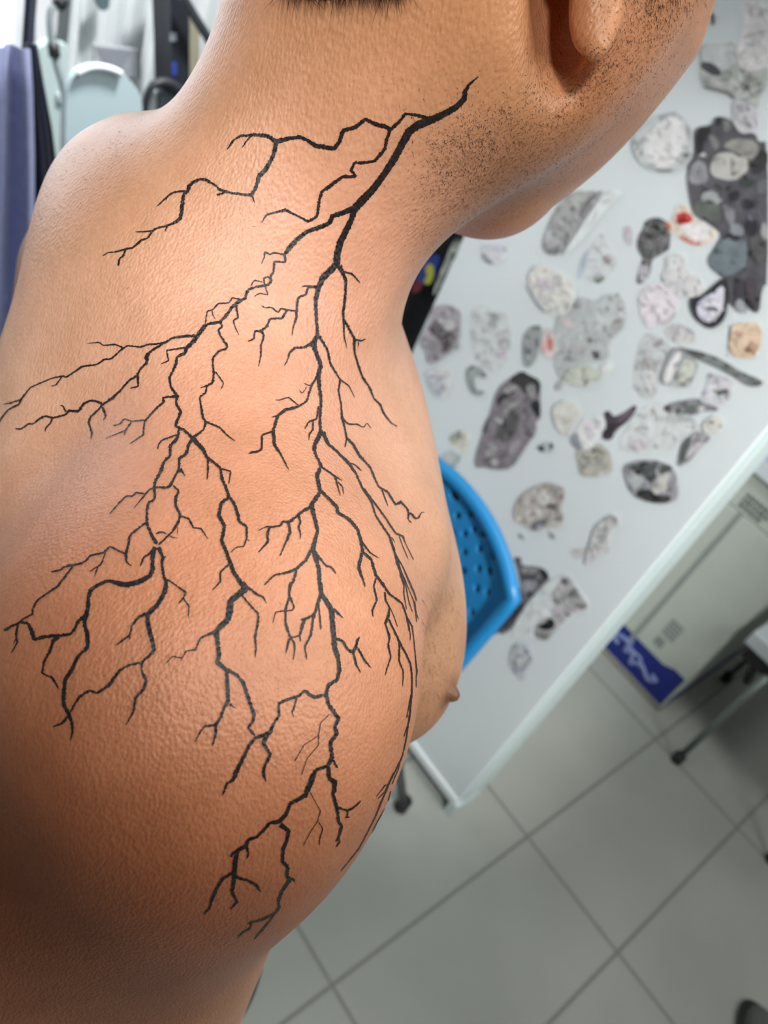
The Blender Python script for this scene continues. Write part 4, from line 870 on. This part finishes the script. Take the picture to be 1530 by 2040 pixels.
# ---- tattoo strokes: traced centre lines with width, in windows of the photo
TW = {'1': (400, 120, .39216), '2': (180, 200, .27451), '3': (0, 560, .27451), '4': (380, 480, .27451), '5': (0, 860, .27451), '6': (380, 860, .27451),
      '7': (0, 1160, .27451), '8': (320, 1160, .27451), '9': (380, 1480, .27451), 'a': (620, 960, .16993), 'b': (620, 1180, .16993), 'c': (660, 1420, .16667)}
TATTOO = """
1 1410,82,5 1365,120,12 1342,155,22 1338,195,28 1300,235,30 1240,270,32 1170,302,40 1110,325,42 1060,358,40 1025,420,38 985,495,36 930,580,34 870,660,36 820,712,42 780,755,38 768,800,28 745,850,32 712,915,32 695,980,32 690,1045,34
1 1165,298,22 1110,280,16 1040,270,14 1010,310,14 965,350,18 940,335,22 890,325,20 835,298,16 785,340,20 725,355,20 705,410,20 680,448,22 630,440,22 585,435,22 540,405,18 510,390,18 450,395,20 385,415,26 340,385,20 280,378,16 200,385,12 165,410,10 135,455,7
1 255,385,8 230,415,8 212,445,5
1 385,415,22 370,480,20 335,550,22 295,590,22 285,635,18 258,685,18 210,682,12 160,675,12 100,660,14 80,640,12 20,605,14
1 262,690,12 275,728,4
1 120,675,8 80,685,10
1 962,350,18 945,400,16 935,450,16 885,510,16 830,520,14 780,520,14 765,560,16 790,590,14 720,590,16 650,645,18 615,665,14 600,720,14 592,790,14 545,820,14 500,795,10 430,760,14 380,772,12 335,785,10 308,825,6
1 780,750,30 720,775,24 670,790,24 655,825,22 600,850,22 540,870,22 490,910,22 445,955,22 428,985,18
2 840,575,20 800,572,18 740,600,22 715,625,26 710,660,26 680,680,22 668,760,26 655,860,26 600,895,18 545,915,14 490,925,14 450,950,14 420,1000,12 375,1015,16 310,1070,14 255,1080,14 185,1100,10 130,1105,8 88,1130,5
2 700,660,14 640,662,14 590,675,12 545,715,12 482,772,6
2 555,710,8 552,730,5
2 450,945,12 400,955,10 328,955,7
2 560,915,10 540,955,7
2 258,1085,12 240,1130,14 212,1150,14 205,1205,14
4 760,5,30 715,60,26 680,98,20 690,155,14 605,150,14 600,225,16 575,262,18 585,295,18 560,320,20 520,325,20 470,335,16 415,355,20 395,420,20 350,440,24 300,480,22 260,540,20 210,590,24 120,605,18 90,645,22 50,690,22 20,745,30
4 680,98,14 600,85,12 575,100,10 535,78,12 535,120,10 510,170,6
4 535,320,12 530,270,12 560,258,12 580,275,12
4 520,300,8 460,285,9 435,330,9
4 540,325,10 560,395,8 500,378,8 460,405,6
4 385,430,10 300,412,10 280,450,10 200,455,10 155,505,10 120,510,9 105,610,9
4 155,505,8 160,540 180,568,6
4 330,465,20 335,510,14 345,560,12 308,575,12 320,620,10 350,688,5
4 215,585,20 230,625,14 200,645,14 215,690,14 268,765,18 255,785,16 205,800,16 160,850,18 160,900,14 168,960,16 160,1030,18 115,1055,12 110,1105,14 65,1135,14 75,1200,16 90,1290,18 110,1315,18 95,1370,14 60,1400,16 10,1430,20
4 120,1050,12 70,1070,7
4 178,950,10 240,1035,8 218,1080,6
4 110,1315,16 210,1355,14 260,1410,12 325,1458,5
4 1085,0,44 1060,90,44 1055,170,44 1010,215,50 955,270,44 925,340,36 905,430,28 910,560,22 920,680,24 885,745,44 905,800,28 935,880,30 940,920,34 925,970,30 935,1080,26 945,1160,22 935,1290,20 940,1380,20 900,1470,24 890,1530,20
4 920,335,24 850,330,18 830,325,10 802,335,5
4 850,335,16 835,390,16 780,410,16 768,470,18 765,560,16 745,620,12 732,690,4
4 765,510,12 700,500,14 650,490,10 635,522,12 580,480,10 540,488,10 510,470,6
4 695,505,16 665,562,18 575,565,14 550,620,18 510,655,22 465,655,14 458,710,12 412,733,8
4 515,650,14 530,690,16 508,760,14 508,830,12 490,918,5
4 880,745,40 855,755,20 820,775,16 760,775,18 715,810,14 700,870,9 675,908,5
4 1075,180,40 1105,235,26 1125,290,20 1118,420,18 1105,520,20 1108,600,14 1110,690,10 1132,782,4
4 1115,225,14 1165,235,16 1200,270,12 1230,308,5
4 1110,570,20 1150,640,18 1185,710,20 1185,810,14 1220,920,14 1240,980,14 1300,1070,16 1325,1140,12 1375,1190,14 1395,1245,14 1450,1320,10 1500,1350,6
4 1190,715,14 1240,725,12 1270,708,10
4 1215,730,8 1213,770,5
4 930,690,20 990,790,16 1010,890,16 1080,1005,12 1145,1050,8 1190,1140,4
4 1082,1010,14 1070,1090,12 1090,1190,14 1095,1280,16 1110,1330,14 1130,1435,10 1115,1500,5
4 1100,1290,14 1140,1330,12 1200,1330,10 1255,1355,8 1275,1320,6 1310,1362,4
4 1130,1435,12 1170,1475,12 1205,1530,12
4 925,970,18 880,1040,16 855,1110,14 840,1165,14 785,1200,14 740,1215,20 690,1225,24 630,1270,20 600,1370,20 605,1470,22 620,1510,16 645,1530,14
4 780,1195,10 705,1135,10 640,1158,8 612,1155,5
4 880,1048,8 850,1050 820,1032,5
4 838,1055,4 832,1080,5 805,1108,8 785,1080,4
4 630,1272,10 580,1282,6
4 600,1380,14 515,1412,14 515,1500,14 500,1525,12 430,1535,9
4 925,1200,12 912,1295,12 875,1305,14 850,1320,12 825,1370,8
4 885,1305,14 885,1370,14 860,1400,12 855,1452,5
4 945,1375,16 985,1470,12 1060,1530,12
3 1490,320,26 1440,385,26 1400,445,30 1355,485,26 1345,525,24 1285,550,18 1280,600,24 1255,655,16 1230,705,20 1240,770,16 1290,840,24 1275,880,16 1315,955,22 1280,1030,20 1275,1055,18 1340,1085,20 1395,1140,24 1440,1190,24 1485,1240,20 1500,1285,18 1530,1300,12
3 1430,400,22 1340,400,20 1250,415,16 1200,450,16 1140,480,16 1090,515,18 1065,545,30 1070,590,20 1020,640,14 995,690,18 940,720,14 890,780,14 820,850,20 750,895,14 715,935,14 660,985,16 645,1030,14 670,1100,14 660,1148,6
3 1210,445,14 1130,458,14 1080,460,14 1020,480,14 930,468,10 880,500,12 810,565,12 755,570,14 710,605,12 600,620,14 480,700,12 465,688,14 380,705,10 295,740,10 220,775,10 150,865,16 140,895,14 60,935,10 20,985,12 -10,1030,10
3 895,485,12 840,460,12 755,468,10 720,445,8 630,452,5
3 455,690,8 405,758,8 370,763,6
3 150,860,10 80,885,10 22,895,7
3 1345,485,14 1275,495,12 1210,505,12 1225,580,10 1165,604,5
3 1000,690,20 1005,765,12 945,780,8
3 750,895,16 700,872,18 660,868,14 610,890,16 570,945,18 500,940,18 480,970,14 385,995,14 330,978,16 290,1000,14 240,1040,10 210,1035,12 155,1075,12 108,1072,8
3 480,950,14 460,905,10 435,905,6
3 380,1000,12 370,1030,12 335,1065,10 328,1095,6
3 745,915,18 765,965,14 770,985,10 750,1012,5
3 1295,840,24 1230,840,14 1180,850,14 1190,880,18 1140,920,16 1060,1010,14 1050,1020,14 1040,1120,12 940,1185,6
3 1050,1010,10 960,1020,10 905,1000,10 870,1040,10 820,1050,6
3 955,1025,10 910,1085,10 765,1145,5
3 915,1085,10 898,1125,6
3 1300,1080,18 1290,1140,16 1240,1190,18
3 1285,1120,12 1180,1155,14 1150,1190,12 1145,1225,10
5 1300,10,18 1285,60,18 1235,110,22 1235,180,20 1190,220,16 1170,285,28 1130,360,18 1120,410,22 1125,490,20 1075,525,18 1065,600,18 1070,680,22 1100,750,22 1140,820,34
5 1395,55,22 1365,105,22 1355,160,22 1300,200,22 1300,270,18 1265,340,16 1240,390,26 1215,408,18 1120,405,12
5 1310,270,20 1345,328,5
5 1310,280,30 1290,300,12
5 1260,395,14 1300,435,14 1275,480,18 1275,540,20 1310,605,18 1295,660,20 1250,730,14 1150,825,14
5 1315,615,12 1370,635,14 1405,700,12 1460,705,12 1510,782,5
5 1120,410,14 1080,425,12 1050,465,12 972,560,6
5 1050,455,12 990,442,12 965,470,12 915,470,12 870,515,10 795,603,8
5 1070,655,14 1010,700,14 945,755,18 930,830,18 915,900,20 920,950,14 960,980,6
5 920,890,16 870,870,14 800,835,14 770,865,14 755,880,14 660,900,14 620,945,14 580,962,14 490,975,16 430,1010,14 370,1020,14
5 770,870,6 750,930,10 735,965,12 650,1018,8
5 710,985,14 685,1060,6
5 530,980,14 470,1060,14 415,1130,16 350,1170,14 270,1230,14 240,1285,14 240,1325,14 170,1360,12 140,1385,14
5 1130,840,44 1110,880,34 1108,940,30 1110,1010,34 1080,1055,32 1000,1095,40 910,1115,40 850,1100,34 790,1082,22 720,1110,26 660,1150,30 645,1200,28 640,1280,30 620,1350,34 615,1400,26 635,1470,30 638,1540,30
5 620,1340,34 575,1370,24 545,1430,18 520,1470,20 430,1480,26 320,1490,24 250,1510,24 235,1450,30 205,1390,20 150,1385,16 90,1410,16 30,1445,20
5 1110,870,18 1045,915,16 1018,980,10
5 1130,745,8 1170,728,14 1215,745,8
5 1215,750,8 1260,772,8 1290,775,6
5 1290,690,5 1290,750,5
5 1150,840,30 1185,915,22 1175,960,20 1190,1050,22 1210,1100,30 1195,1170,36 1150,1250,36 1090,1310,36 1070,1330,30 1075,1400,36 1100,1500,32
5 1205,905,8 1185,930,14
5 1215,1075,14 1270,1110,12 1350,1170,18 1328,1210,12 1295,1250,8
5 1330,1210,10 1372,1265,12 1368,1360,6
5 1060,1320,26 1000,1355,18 960,1410,16 940,1480,14 870,1530,14
5 135,1395,14 115,1480,14
7 635,370,30 640,470,30 600,510,26 565,545,24 520,640,26 475,710,30 465,800,30 465,890,28 500,950,30 525,1020,22 530,1080,20 515,1150,7
7 500,970,20 450,1025,18 385,1048,8
7 430,395,26 385,430,24 365,500,22 325,570,18 308,660,16 385,695,18 430,775,10
7 130,310,10 120,400,14 128,440,12 85,515,6
7 118,410,8 100,450,5
7 1100,400,34 1120,495,28 1080,540,20 1030,580,18 930,605,16 870,640,18 800,740,26 710,805,18 655,785,18 580,830,18 540,890,18 515,945,18
7 1030,585,20 1030,650,20 1065,710,24 1040,780,22 985,840,20 970,940,16 912,1040,6
7 945,385,14 900,415,16 845,460,10
7 942,390,12 945,418,8
8 590,0,34 615,50,56 560,95,44 505,140,44 500,220,50 490,270,46 430,325,40 400,360,30 330,385,16 285,410,16 255,490,14 185,500,10 145,575,6
8 155,550,10 90,538,10 35,590,6
8 405,360,40 415,450,32 425,540,30 410,580,38 470,630,30 550,670,24 600,730,26 640,850,28 680,960,24 670,1010,20 635,1050,18 685,1115,20
8 480,650,28 485,740,30 490,860,28 460,910,22 435,980,22 400,1035,24 400,1100,22 375,1190,8
8 500,885,20 548,915,6
8 395,1035,20 320,1045,16 290,1080,14 250,1160,7
8 635,40,20 700,90,18 745,110,12 770,158,5
8 590,95,14 660,180,14 708,230,14 705,300,18 685,400,18 692,480,14 685,548,6
8 945,0,20 930,90,16 970,185,12 950,205,12 835,215,9 812,300,5
8 935,100,14 905,200,16 905,300,18 940,400,18 970,440,14 972,500,10 960,568,5
8 935,410,20 920,460,14 908,520,5
8 945,405,14 1010,385,14 1030,300,26 1050,265,20 1100,245,18 1130,200,18
8 1050,265,20 1012,275,14
8 1010,385,14 1014,435,8
8 1160,0,24 1165,80,30 1135,170,22 1105,270,16 1090,380,16 1045,470,14 1060,565,6
8 1145,160,12 1162,345,12
8 1165,85,30 1240,200,38 1245,300,36 1255,400,36 1260,470,38 1290,560,28 1295,650,28 1280,710,26 1220,740,26 1200,800,26 1215,880,28 1290,990,28 1260,1050,24 1280,1100,26 1230,1160,28 1245,1280,26 1210,1330,24 1130,1360,24 1100,1400,26 1050,1530,26
8 1250,195,26 1325,262,6
8 1270,410,22 1320,425,18 1355,490,18 1395,510,26 1420,460,20 1425,420,18 1445,395,6
8 1395,510,16 1415,590,16 1450,660,6
8 1430,480,16 1480,570,14 1525,622,8
8 1200,815,24 1120,835,28 1080,815,26 1045,785,20 1000,825,18 920,850,22 855,880,18 860,970,18 815,1030,18 795,1090,30 740,1110,30 680,1135,20 640,1190,24 590,1290,26 545,1380,34 530,1430,26 480,1460,16 455,1530,14 450,1550,6
8 985,840,12 965,920,12 950,940,10 968,980,6
8 770,1110,34 745,1170,26 795,1250,24 750,1340,20 745,1390,26 765,1450,8
8 1250,1290,20 1285,1350,9
8 1225,955,5 1160,1020,6 1145,1110,6 1040,1180,5 970,1300,3
8 1145,1110,6 1145,1180,6 1060,1280,5 1020,1400,3
8 1240,1270,24 1215,1330,24 1220,1420,26 1260,1450,34 1260,1530,26
9 905,195,28 880,280,26 830,380,32 720,440,24 690,520,26 640,570,34 570,580,22 530,630,22 480,680,20 420,700,22 400,745,30 340,780,30 325,850,36 315,940,36 318,960,34 300,1080,24 335,1150,22 285,1208,9
9 340,780,20 300,800,18 288,830,12
9 405,745,16 420,800,14 405,840,8
9 310,935,18 230,985,22 190,1050,22 155,1130,22 140,1190,18 95,1245,12
9 325,970,24 400,990,18 480,1030,24 490,1060,16 512,1078,9
9 650,590,44 710,635,26 700,700,24 670,770,24 665,860,26 705,900,22 695,960,26 720,990,24 665,1070,22 635,1150,18 645,1190,18 610,1235,14 520,1280,16 440,1300,12 410,1312,7
9 445,1305,12 430,1345,14 375,1375,12 338,1420,7
9 610,1240,12 550,1320,12 510,1365,12 460,1425,8
9 730,980,24 750,995,12 748,1012,6
9 1000,180,24 1005,260,26 1045,280,34 1030,370,20 1050,440,26 1065,500,22 1070,570,18 1095,600,22 1070,690,14 1050,718,8
9 1072,685,10 1080,715,14 1052,755,6
9 1070,468,20 1135,490,16 1185,465,14 1235,415,7
9 1135,490,14 1135,540,12
9 1120,540,14 1155,535,8
9 865,355,6 910,440,5 940,490,6 920,565,6 870,640,4 815,745,3
9 925,570,7 958,620,7 935,690,8 932,745,5
6 15,50,40 90,130,26 120,190,22 215,265,18 225,340,22 250,390,20 275,470,22 320,530,20 345,610,24 350,655,20 405,690,16 405,780,14 385,835,10 330,840,8 290,880,8
6 215,270,12 290,290,12 275,385,8
6 125,200,18 125,290,14 118,355,6
6 275,480,22 220,520,22 205,610,26 245,690,24 225,790,28 260,880,28 285,950,30 310,1020,30 370,1110,32 400,1140,50
6 275,965,14 215,1020,14 215,1090,16 155,1155,7
6 410,785,10 428,795,5
6 595,0,20 605,100,20 650,160,14 710,280,7
6 515,40,14 515,130,14 480,150,16 415,160,7
6 950,0,24 895,110,24 905,170,18 945,250,22 915,320,32 935,420,26 945,435
6 945,255,14 1045,325,12 1100,358,5
6 1045,325,16 1060,380,12 1085,468,5
6 1065,365,10 1100,400,8 1108,460,4
6 940,435,24 875,535,34 900,640,26 920,720,24 885,850,36 925,980,28 940,1160,28
6 875,545,24 810,580,20 715,660,20 665,655,18 650,685,14 585,693,14 550,690,10 485,722,6
6 575,695,16 555,740,20 560,800,16 488,880,8
6 710,660,22 720,735,20 645,905,10
6 780,600,18 795,660,16 780,695,14 797,740,12 792,790,5
6 870,860,22 840,930,22 760,1000,20 700,1025,18 610,1040,14 575,1070,12 530,1118,8
6 765,1005,18 745,1090,20 720,1110,20 710,1180,16
6 905,880,18 980,975,14 1020,985,14 1055,1035,6
6 945,430,20 1000,490,22 1060,550,26 1065,590,20 1150,640,22 1210,710,20 1235,800,22 1245,870,20 1310,930,18 1340,1040,18 1400,1120,18 1440,1180,14 1530,1245,14
6 1240,800,14 1300,880,10 1365,920,6
6 1240,880,22 1215,990,24 1250,1080,14 1265,1130,6
6 1345,1060,12 1325,1120,10 1350,1220,14 1315,1300,12 1322,1348,5
6 965,0,14 1000,90,14 1075,160,20 1145,230,18 1200,310,16 1245,410,14 1310,510,12 1340,610,12 1440,760,12 1480,870,14
6 1145,230,12 1190,240,10 1240,288,8
6 1255,415,12 1340,530,12 1400,610,12 1490,745,10
6 1120,0,12 1130,45,12 1120,115,6
6 1130,45,12 1180,90,12 1215,165,18 1300,260,14 1360,400,12 1430,440,14 1485,530,14 1530,512,12
6 1385,420,10 1432,548,5
a 780,55,16 835,85,14 890,115,16 940,200,16 985,265,16 1040,230,26 1090,275,22 1130,330,20 1140,375,22 1130,440,14 1180,488,9
a 1145,368,20 1175,375,20 1210,425,24 1255,430,20 1290,355,10 1330,360,10
a 915,640,14 930,710,14 970,820,18 1010,900,18 1050,960,14 1120,1100,8 1200,1280,6 1240,1400,5
a 970,800,16 1000,960,18 1040,1030,24 1050,1110,22 1085,1200,16 1080,1300,12 1115,1500,6
a 1010,900,14 1040,1030,16 1080,1120,10 1110,1240,12 1140,1400,10 1185,1530,5
a 1080,1110,10 1150,1280,8 1200,1400,8 1235,1650,5
a 1055,960,8 1130,1150,6 1210,1330,6 1230,1400
a 905,650,12 940,650,12 980,715,5
a 995,605,24 1075,640,22 1100,720,8 1200,920,4
a 1030,640,12 1060,730,8 1135,910,5
b 980,60,16 1060,130,18 1110,260,18 1130,350,22 1160,500,8 1155,570,5
b 1120,290,16 1180,400,14 1200,560,10 1215,720,10 1230,880,14 1240,930,18 1225,1000,8 1230,1120,6
b 860,0,18 870,100,20 915,180,18 905,250,26 890,310,34 865,370,20 915,520,22 900,620,20 930,760,16 885,890,14 862,975,5
b 920,180,10 970,290,8 1008,408,5
b 905,315,20 960,430,18 1030,580,22 1110,730,20 1160,840,18 1180,1000,16 1175,1200,16 1155,1400,18 1140,1530,16
b 1030,590,20 1025,800,18 1075,930,14 1068,1115,6
b 1165,1200,10 1130,1400,8 1115,1480,5
b 1210,100,5 1225,230,8 1255,320,4
c 940,0,16 915,140,14 890,330,14 850,500,12 820,580,14 760,700,14 700,820,12 650,940,12 580,1100,18 530,1230,12 430,1430,12 330,1620,12 250,1720,12 110,1895,4
c 905,160,6 862,290,4
c 745,710,12 680,850,12 640,940,8 610,970,12 550,1028,5
c 665,860,14 640,860,16 600,920,10 530,1005,5
c 820,590,8 795,680,6 720,860,5
c 710,930,5 670,1090,12 600,1210,10 540,1320,8 475,1460,4
c 430,1540,6 380,1630,3
"""
rng = np.random.default_rng(7)
tv, tf = [], []; nv = 0
for line in TATTOO.strip().splitlines():
    line = line.strip()
    if not line: continue
    w, rest = line[0], line[1:]
    ox, oy, k = TW[w]
    P_, last = [], 10.0
    for tok in rest.split():
        q = tok.split(','); 
        if len(q) > 2: last = float(q[2])
        P_.append((ox + float(q[0]) * k, oy + float(q[1]) * k, last * k))
    P_ = np.array(P_)
    seg = np.hypot(*np.diff(P_[:, :2], axis=0).T); cum = np.r_[0, np.cumsum(seg)]
    n = max(3, int(cum[-1] / 1.8)); s = np.linspace(0, cum[-1], n + 1)
    x = np.interp(s, cum, P_[:, 0]); y = np.interp(s, cum, P_[:, 1]); wd = np.interp(s, cum, P_[:, 2])
    # soften the corners a little, then roughen the edge the way ink does
    for _ in range(2):
        x[1:-1] = .25 * x[:-2] + .5 * x[1:-1] + .25 * x[2:]; y[1:-1] = .25 * y[:-2] + .5 * y[1:-1] + .25 * y[2:]
    tx = np.gradient(x); ty = np.gradient(y); L_ = np.hypot(tx, ty) + 1e-9; nx_, ny_ = -ty / L_, tx / L_
    jl = rng.normal(0, .5, len(x)); jr = rng.normal(0, .5, len(x))
    hw = np.maximum(wd * .5, .7)
    end = np.minimum(1, (np.minimum(s, 1e9) + .5) / 2.0); end2 = np.minimum(1, (cum[-1] - s + .4) / 3.5)
    hw = hw * np.where(P_[0, 2] < 3, end, 1) * end2
    lx, ly = x + nx_ * (hw + jl * np.minimum(hw * .5, 1.3)), y + ny_ * (hw + jl * np.minimum(hw * .5, 1.3))
    rx, ry = x - nx_ * (hw + jr * np.minimum(hw * .5, 1.3)), y - ny_ * (hw + jr * np.minimum(hw * .5, 1.3))
    pts = np.stack([np.stack([lx, ly], 1), np.stack([x, y], 1), np.stack([rx, ry], 1)], 1)
    p, nn, hit, t = trace(pts.reshape(-1, 2))
    p = p + nn * .00022
    p = p.reshape(-1, 3, 3); hit = hit.reshape(-1, 3); t = t.reshape(-1, 3)
    tv.append(p.reshape(-1, 3))
    for i in range(len(x) - 1):
        for c in (0, 1):
            if hit[i:i + 2, c:c + 2].all() and np.ptp(t[i:i + 2, c:c + 2]) < .006:
                a = nv + i * 3 + c; tf.append((a, a + 1, a + 4, a + 3))
    nv += len(x) * 3
tv = np.concatenate(tv); tf = np.array(tf)
used, inv = np.unique(tf.ravel(), return_inverse=True)
inkm = bpy.data.materials.new('black_tattoo_ink'); inkm.use_nodes = True
ib = inkm.node_tree.nodes['Principled BSDF']; ib.inputs['Roughness'].default_value = .36
tcn = inkm.node_tree.nodes.new('ShaderNodeTexCoord'); nn_ = inkm.node_tree.nodes.new('ShaderNodeTexNoise'); nn_.inputs['Scale'].default_value = 700
inkm.node_tree.links.new(tcn.outputs['Object'], nn_.inputs['Vector'])
rr_ = inkm.node_tree.nodes.new('ShaderNodeValToRGB'); rr_.color_ramp.elements[0].color = (.009, .008, .009, 1); rr_.color_ramp.elements[1].color = (.035, .028, .028, 1)
rr_.color_ramp.elements[0].position = .4; rr_.color_ramp.elements[1].position = .8
inkm.node_tree.links.new(nn_.outputs['Fac'], rr_.inputs[0]); inkm.node_tree.links.new(rr_.outputs[0], ib.inputs['Base Color'])
skin_bump(inkm.node_tree, ib, tcn)
tt = np_mesh('tattoo', tv[used], inv.reshape(-1, 4), inkm, root)
tt['label'] = 'black branching lightning tattoo'

# ---- shaved beard, hairs on the nape and fuzz: each hair a thin tapered spike rooted in the skin
def inside(px, poly):
    x, y = px[:, 0], px[:, 1]; r = np.zeros(len(px), bool); j = len(poly) - 1
    for i in range(len(poly)):
        xi_, yi_ = poly[i]; xj, yj = poly[j]
        c = ((yi_ > y) != (yj > y)) & (x < (xj - xi_) * (y - yi_) / (yj - yi_ + 1e-9) + xi_); r ^= c; j = i
    return r
def hairs(name, specs, m):
    vs, fs = [], []; k = 0
    for poly, cnt, ln, rad, dirpx, jit in specs:
        poly = np.array(poly, float)
        if len(poly) == 2:
            q = poly[0] + rng.normal(0, 1, (cnt, 2)) * poly[1]
        else:
            lo, hi = poly.min(0), poly.max(0)
            q = rng.uniform(lo, hi, (int(cnt * 3.5), 2)); q = q[inside(q, poly)][:cnt]
        p, n, hit, t = trace(q); p, n = p[hit], n[hit]
        d = (RW @ np.array([dirpx[0], dirpx[1], 0])); d = d / np.linalg.norm(d)
        dd = d[None] + rng.normal(0, jit, p.shape); dd -= (dd * n).sum(1, keepdims=True) * n; dd /= np.linalg.norm(dd, axis=1, keepdims=True)
        L_ = ln * rng.uniform(.5, 1.3, len(p))[:, None]
        tip = p + dd * L_ * .85 + n * L_ * .35; s = np.cross(dd, n)
        rd = rad * rng.uniform(.6, 1.3, len(p))[:, None]
        base_ = p - n * .0001
        V3 = np.stack([base_ + s * rd, base_ - s * rd, base_ + n * rd * 1.5, tip], 1)
        vs.append(V3.reshape(-1, 3)); b0 = k + np.arange(len(p)) * 4
        fs.append(np.concatenate([np.stack([b0, b0 + 1, b0 + 3], 1), np.stack([b0 + 1, b0 + 2, b0 + 3], 1), np.stack([b0 + 2, b0, b0 + 3], 1)])); k += len(p) * 4
    o = np_mesh(name, np.concatenate(vs), np.concatenate(fs), m, root, False); o['kind'] = 'stuff'; return o
hairm = mat('dark_brown_hair', (40, 30, 24), .6, .2, 50)
hairs('beard_stubble', [
    ([(850, 290), (1000, 200), (1080, 150), (1180, 100), (1330, 0), (1390, 0), (1250, 230), (1120, 370), (1000, 460), (920, 460), (880, 420)], 3000, .0011, .00008, (.3, .6), .6),
    ([(980, 290), (80, 50)], 900, .0012, .00008, (.2, .9), .5),
    ([(930, 340), (45, 55)], 600, .0013, .00009, (.1, .9), .4),
    ([(1290, 60), (45, 60)], 420, .0014, .00010, (.4, .6), .6),
    ([(1320, 0), (38, 22)], 160, .0042, .00010, (.3, .7), .6),
    ([(1130, 130), (50, 25)], 260, .0012, .00009, (.3, .5), .5),
    ([(1200, 170), (70, 40)], 300, .0011, .00008, (.3, .5), .5),
    ([(850, 420), (25, 50)], 160, .0013, .0001, (0, 1), .4)], hairm)
hairs('nape_hair', [([(540, -60), (760, -60), (700, -5), (650, 4), (600, 3), (560, -8)], 520, .010, .00010, (.5, -.5), .6),
    ([(560, -30), (800, -30), (800, -300), (480, -300)], 5200, .012, .00013, (.2, .8), .35)], hairm)
hairs('body_fuzz', [([(100, 300), (900, 100), (700, 900), (750, 1700), (100, 1900), (50, 800)], 260, .0016, .00006, (.1, .9), .8),
    ([(130, 300), (300, 210), (260, 300), (90, 520), (80, 420)], 260, .0012, .00007, (.1, .9), .8),
    ([(840, 1180), (920, 1150), (900, 1400), (840, 1450)], 170, .006, .00005, (-.1, 1), .35)], hairm)
# scalp hair cap
hp = [('e', B(.024, .008, .212), np.array([.103, .082, .086]), None, .02)]
HV, HF = surface_nets(hp, B(-.11, -.1, .1), B(.16, .12, .33), .006)
cutp = B(0, 0, .205)
keep = ((HV - B(.0, 0, .175)) @ (FW * -.35 + UP)) > 0
km = keep[HF].all(1); HF = HF[km]; u_, iv = np.unique(HF.ravel(), return_inverse=True)
np_mesh('scalp_hair', HV[u_], iv.reshape(-1, 4), mat('cropped_black_hair', (34, 27, 23), .8, .3, 400, bump=.8), root)

# ---- trousers and shoes
TP = [('c', B(-.01, 0, -.585), B(.0, 0, -.74), .137, .150, .05)]
for s in (-1, 1):
    TP.append(('c', B(.045, s * .095, -.79), B(.04, s * .10, -1.08), .116, .076, .05))
    TP.append(('c', B(.04, s * .10, -1.08), B(-.01, s * .105, -1.385), .068, .056, .03))
TV, TF = surface_nets(TP, B(0, 0, 0) - np.array([.32, .32, 1.455]), B(0, 0, 0) + np.array([.32, .32, -.42]), .007)
keep = TV[:, 2] < B(0, 0, -.535)[2]
km = keep[TF].all(1); TF = TF[km]; u_, iv = np.unique(TF.ravel(), return_inverse=True)
blk_cl = mat('black_trouser_cloth', (30, 28, 26), .9, .12, 120, bump=.3)
np_mesh('trousers', TV[u_], iv.reshape(-1, 4), blk_cl, root)
for s in (-1, 1):
    c = B(.045, s * .108, -1.42)
    superellip('shoe', (c[0], c[1], .042), (FW, LF, UP), (.13, .048, .042), mat('black_leather_shoe', (36, 34, 34), .45), root, 2.5, cut=.002)
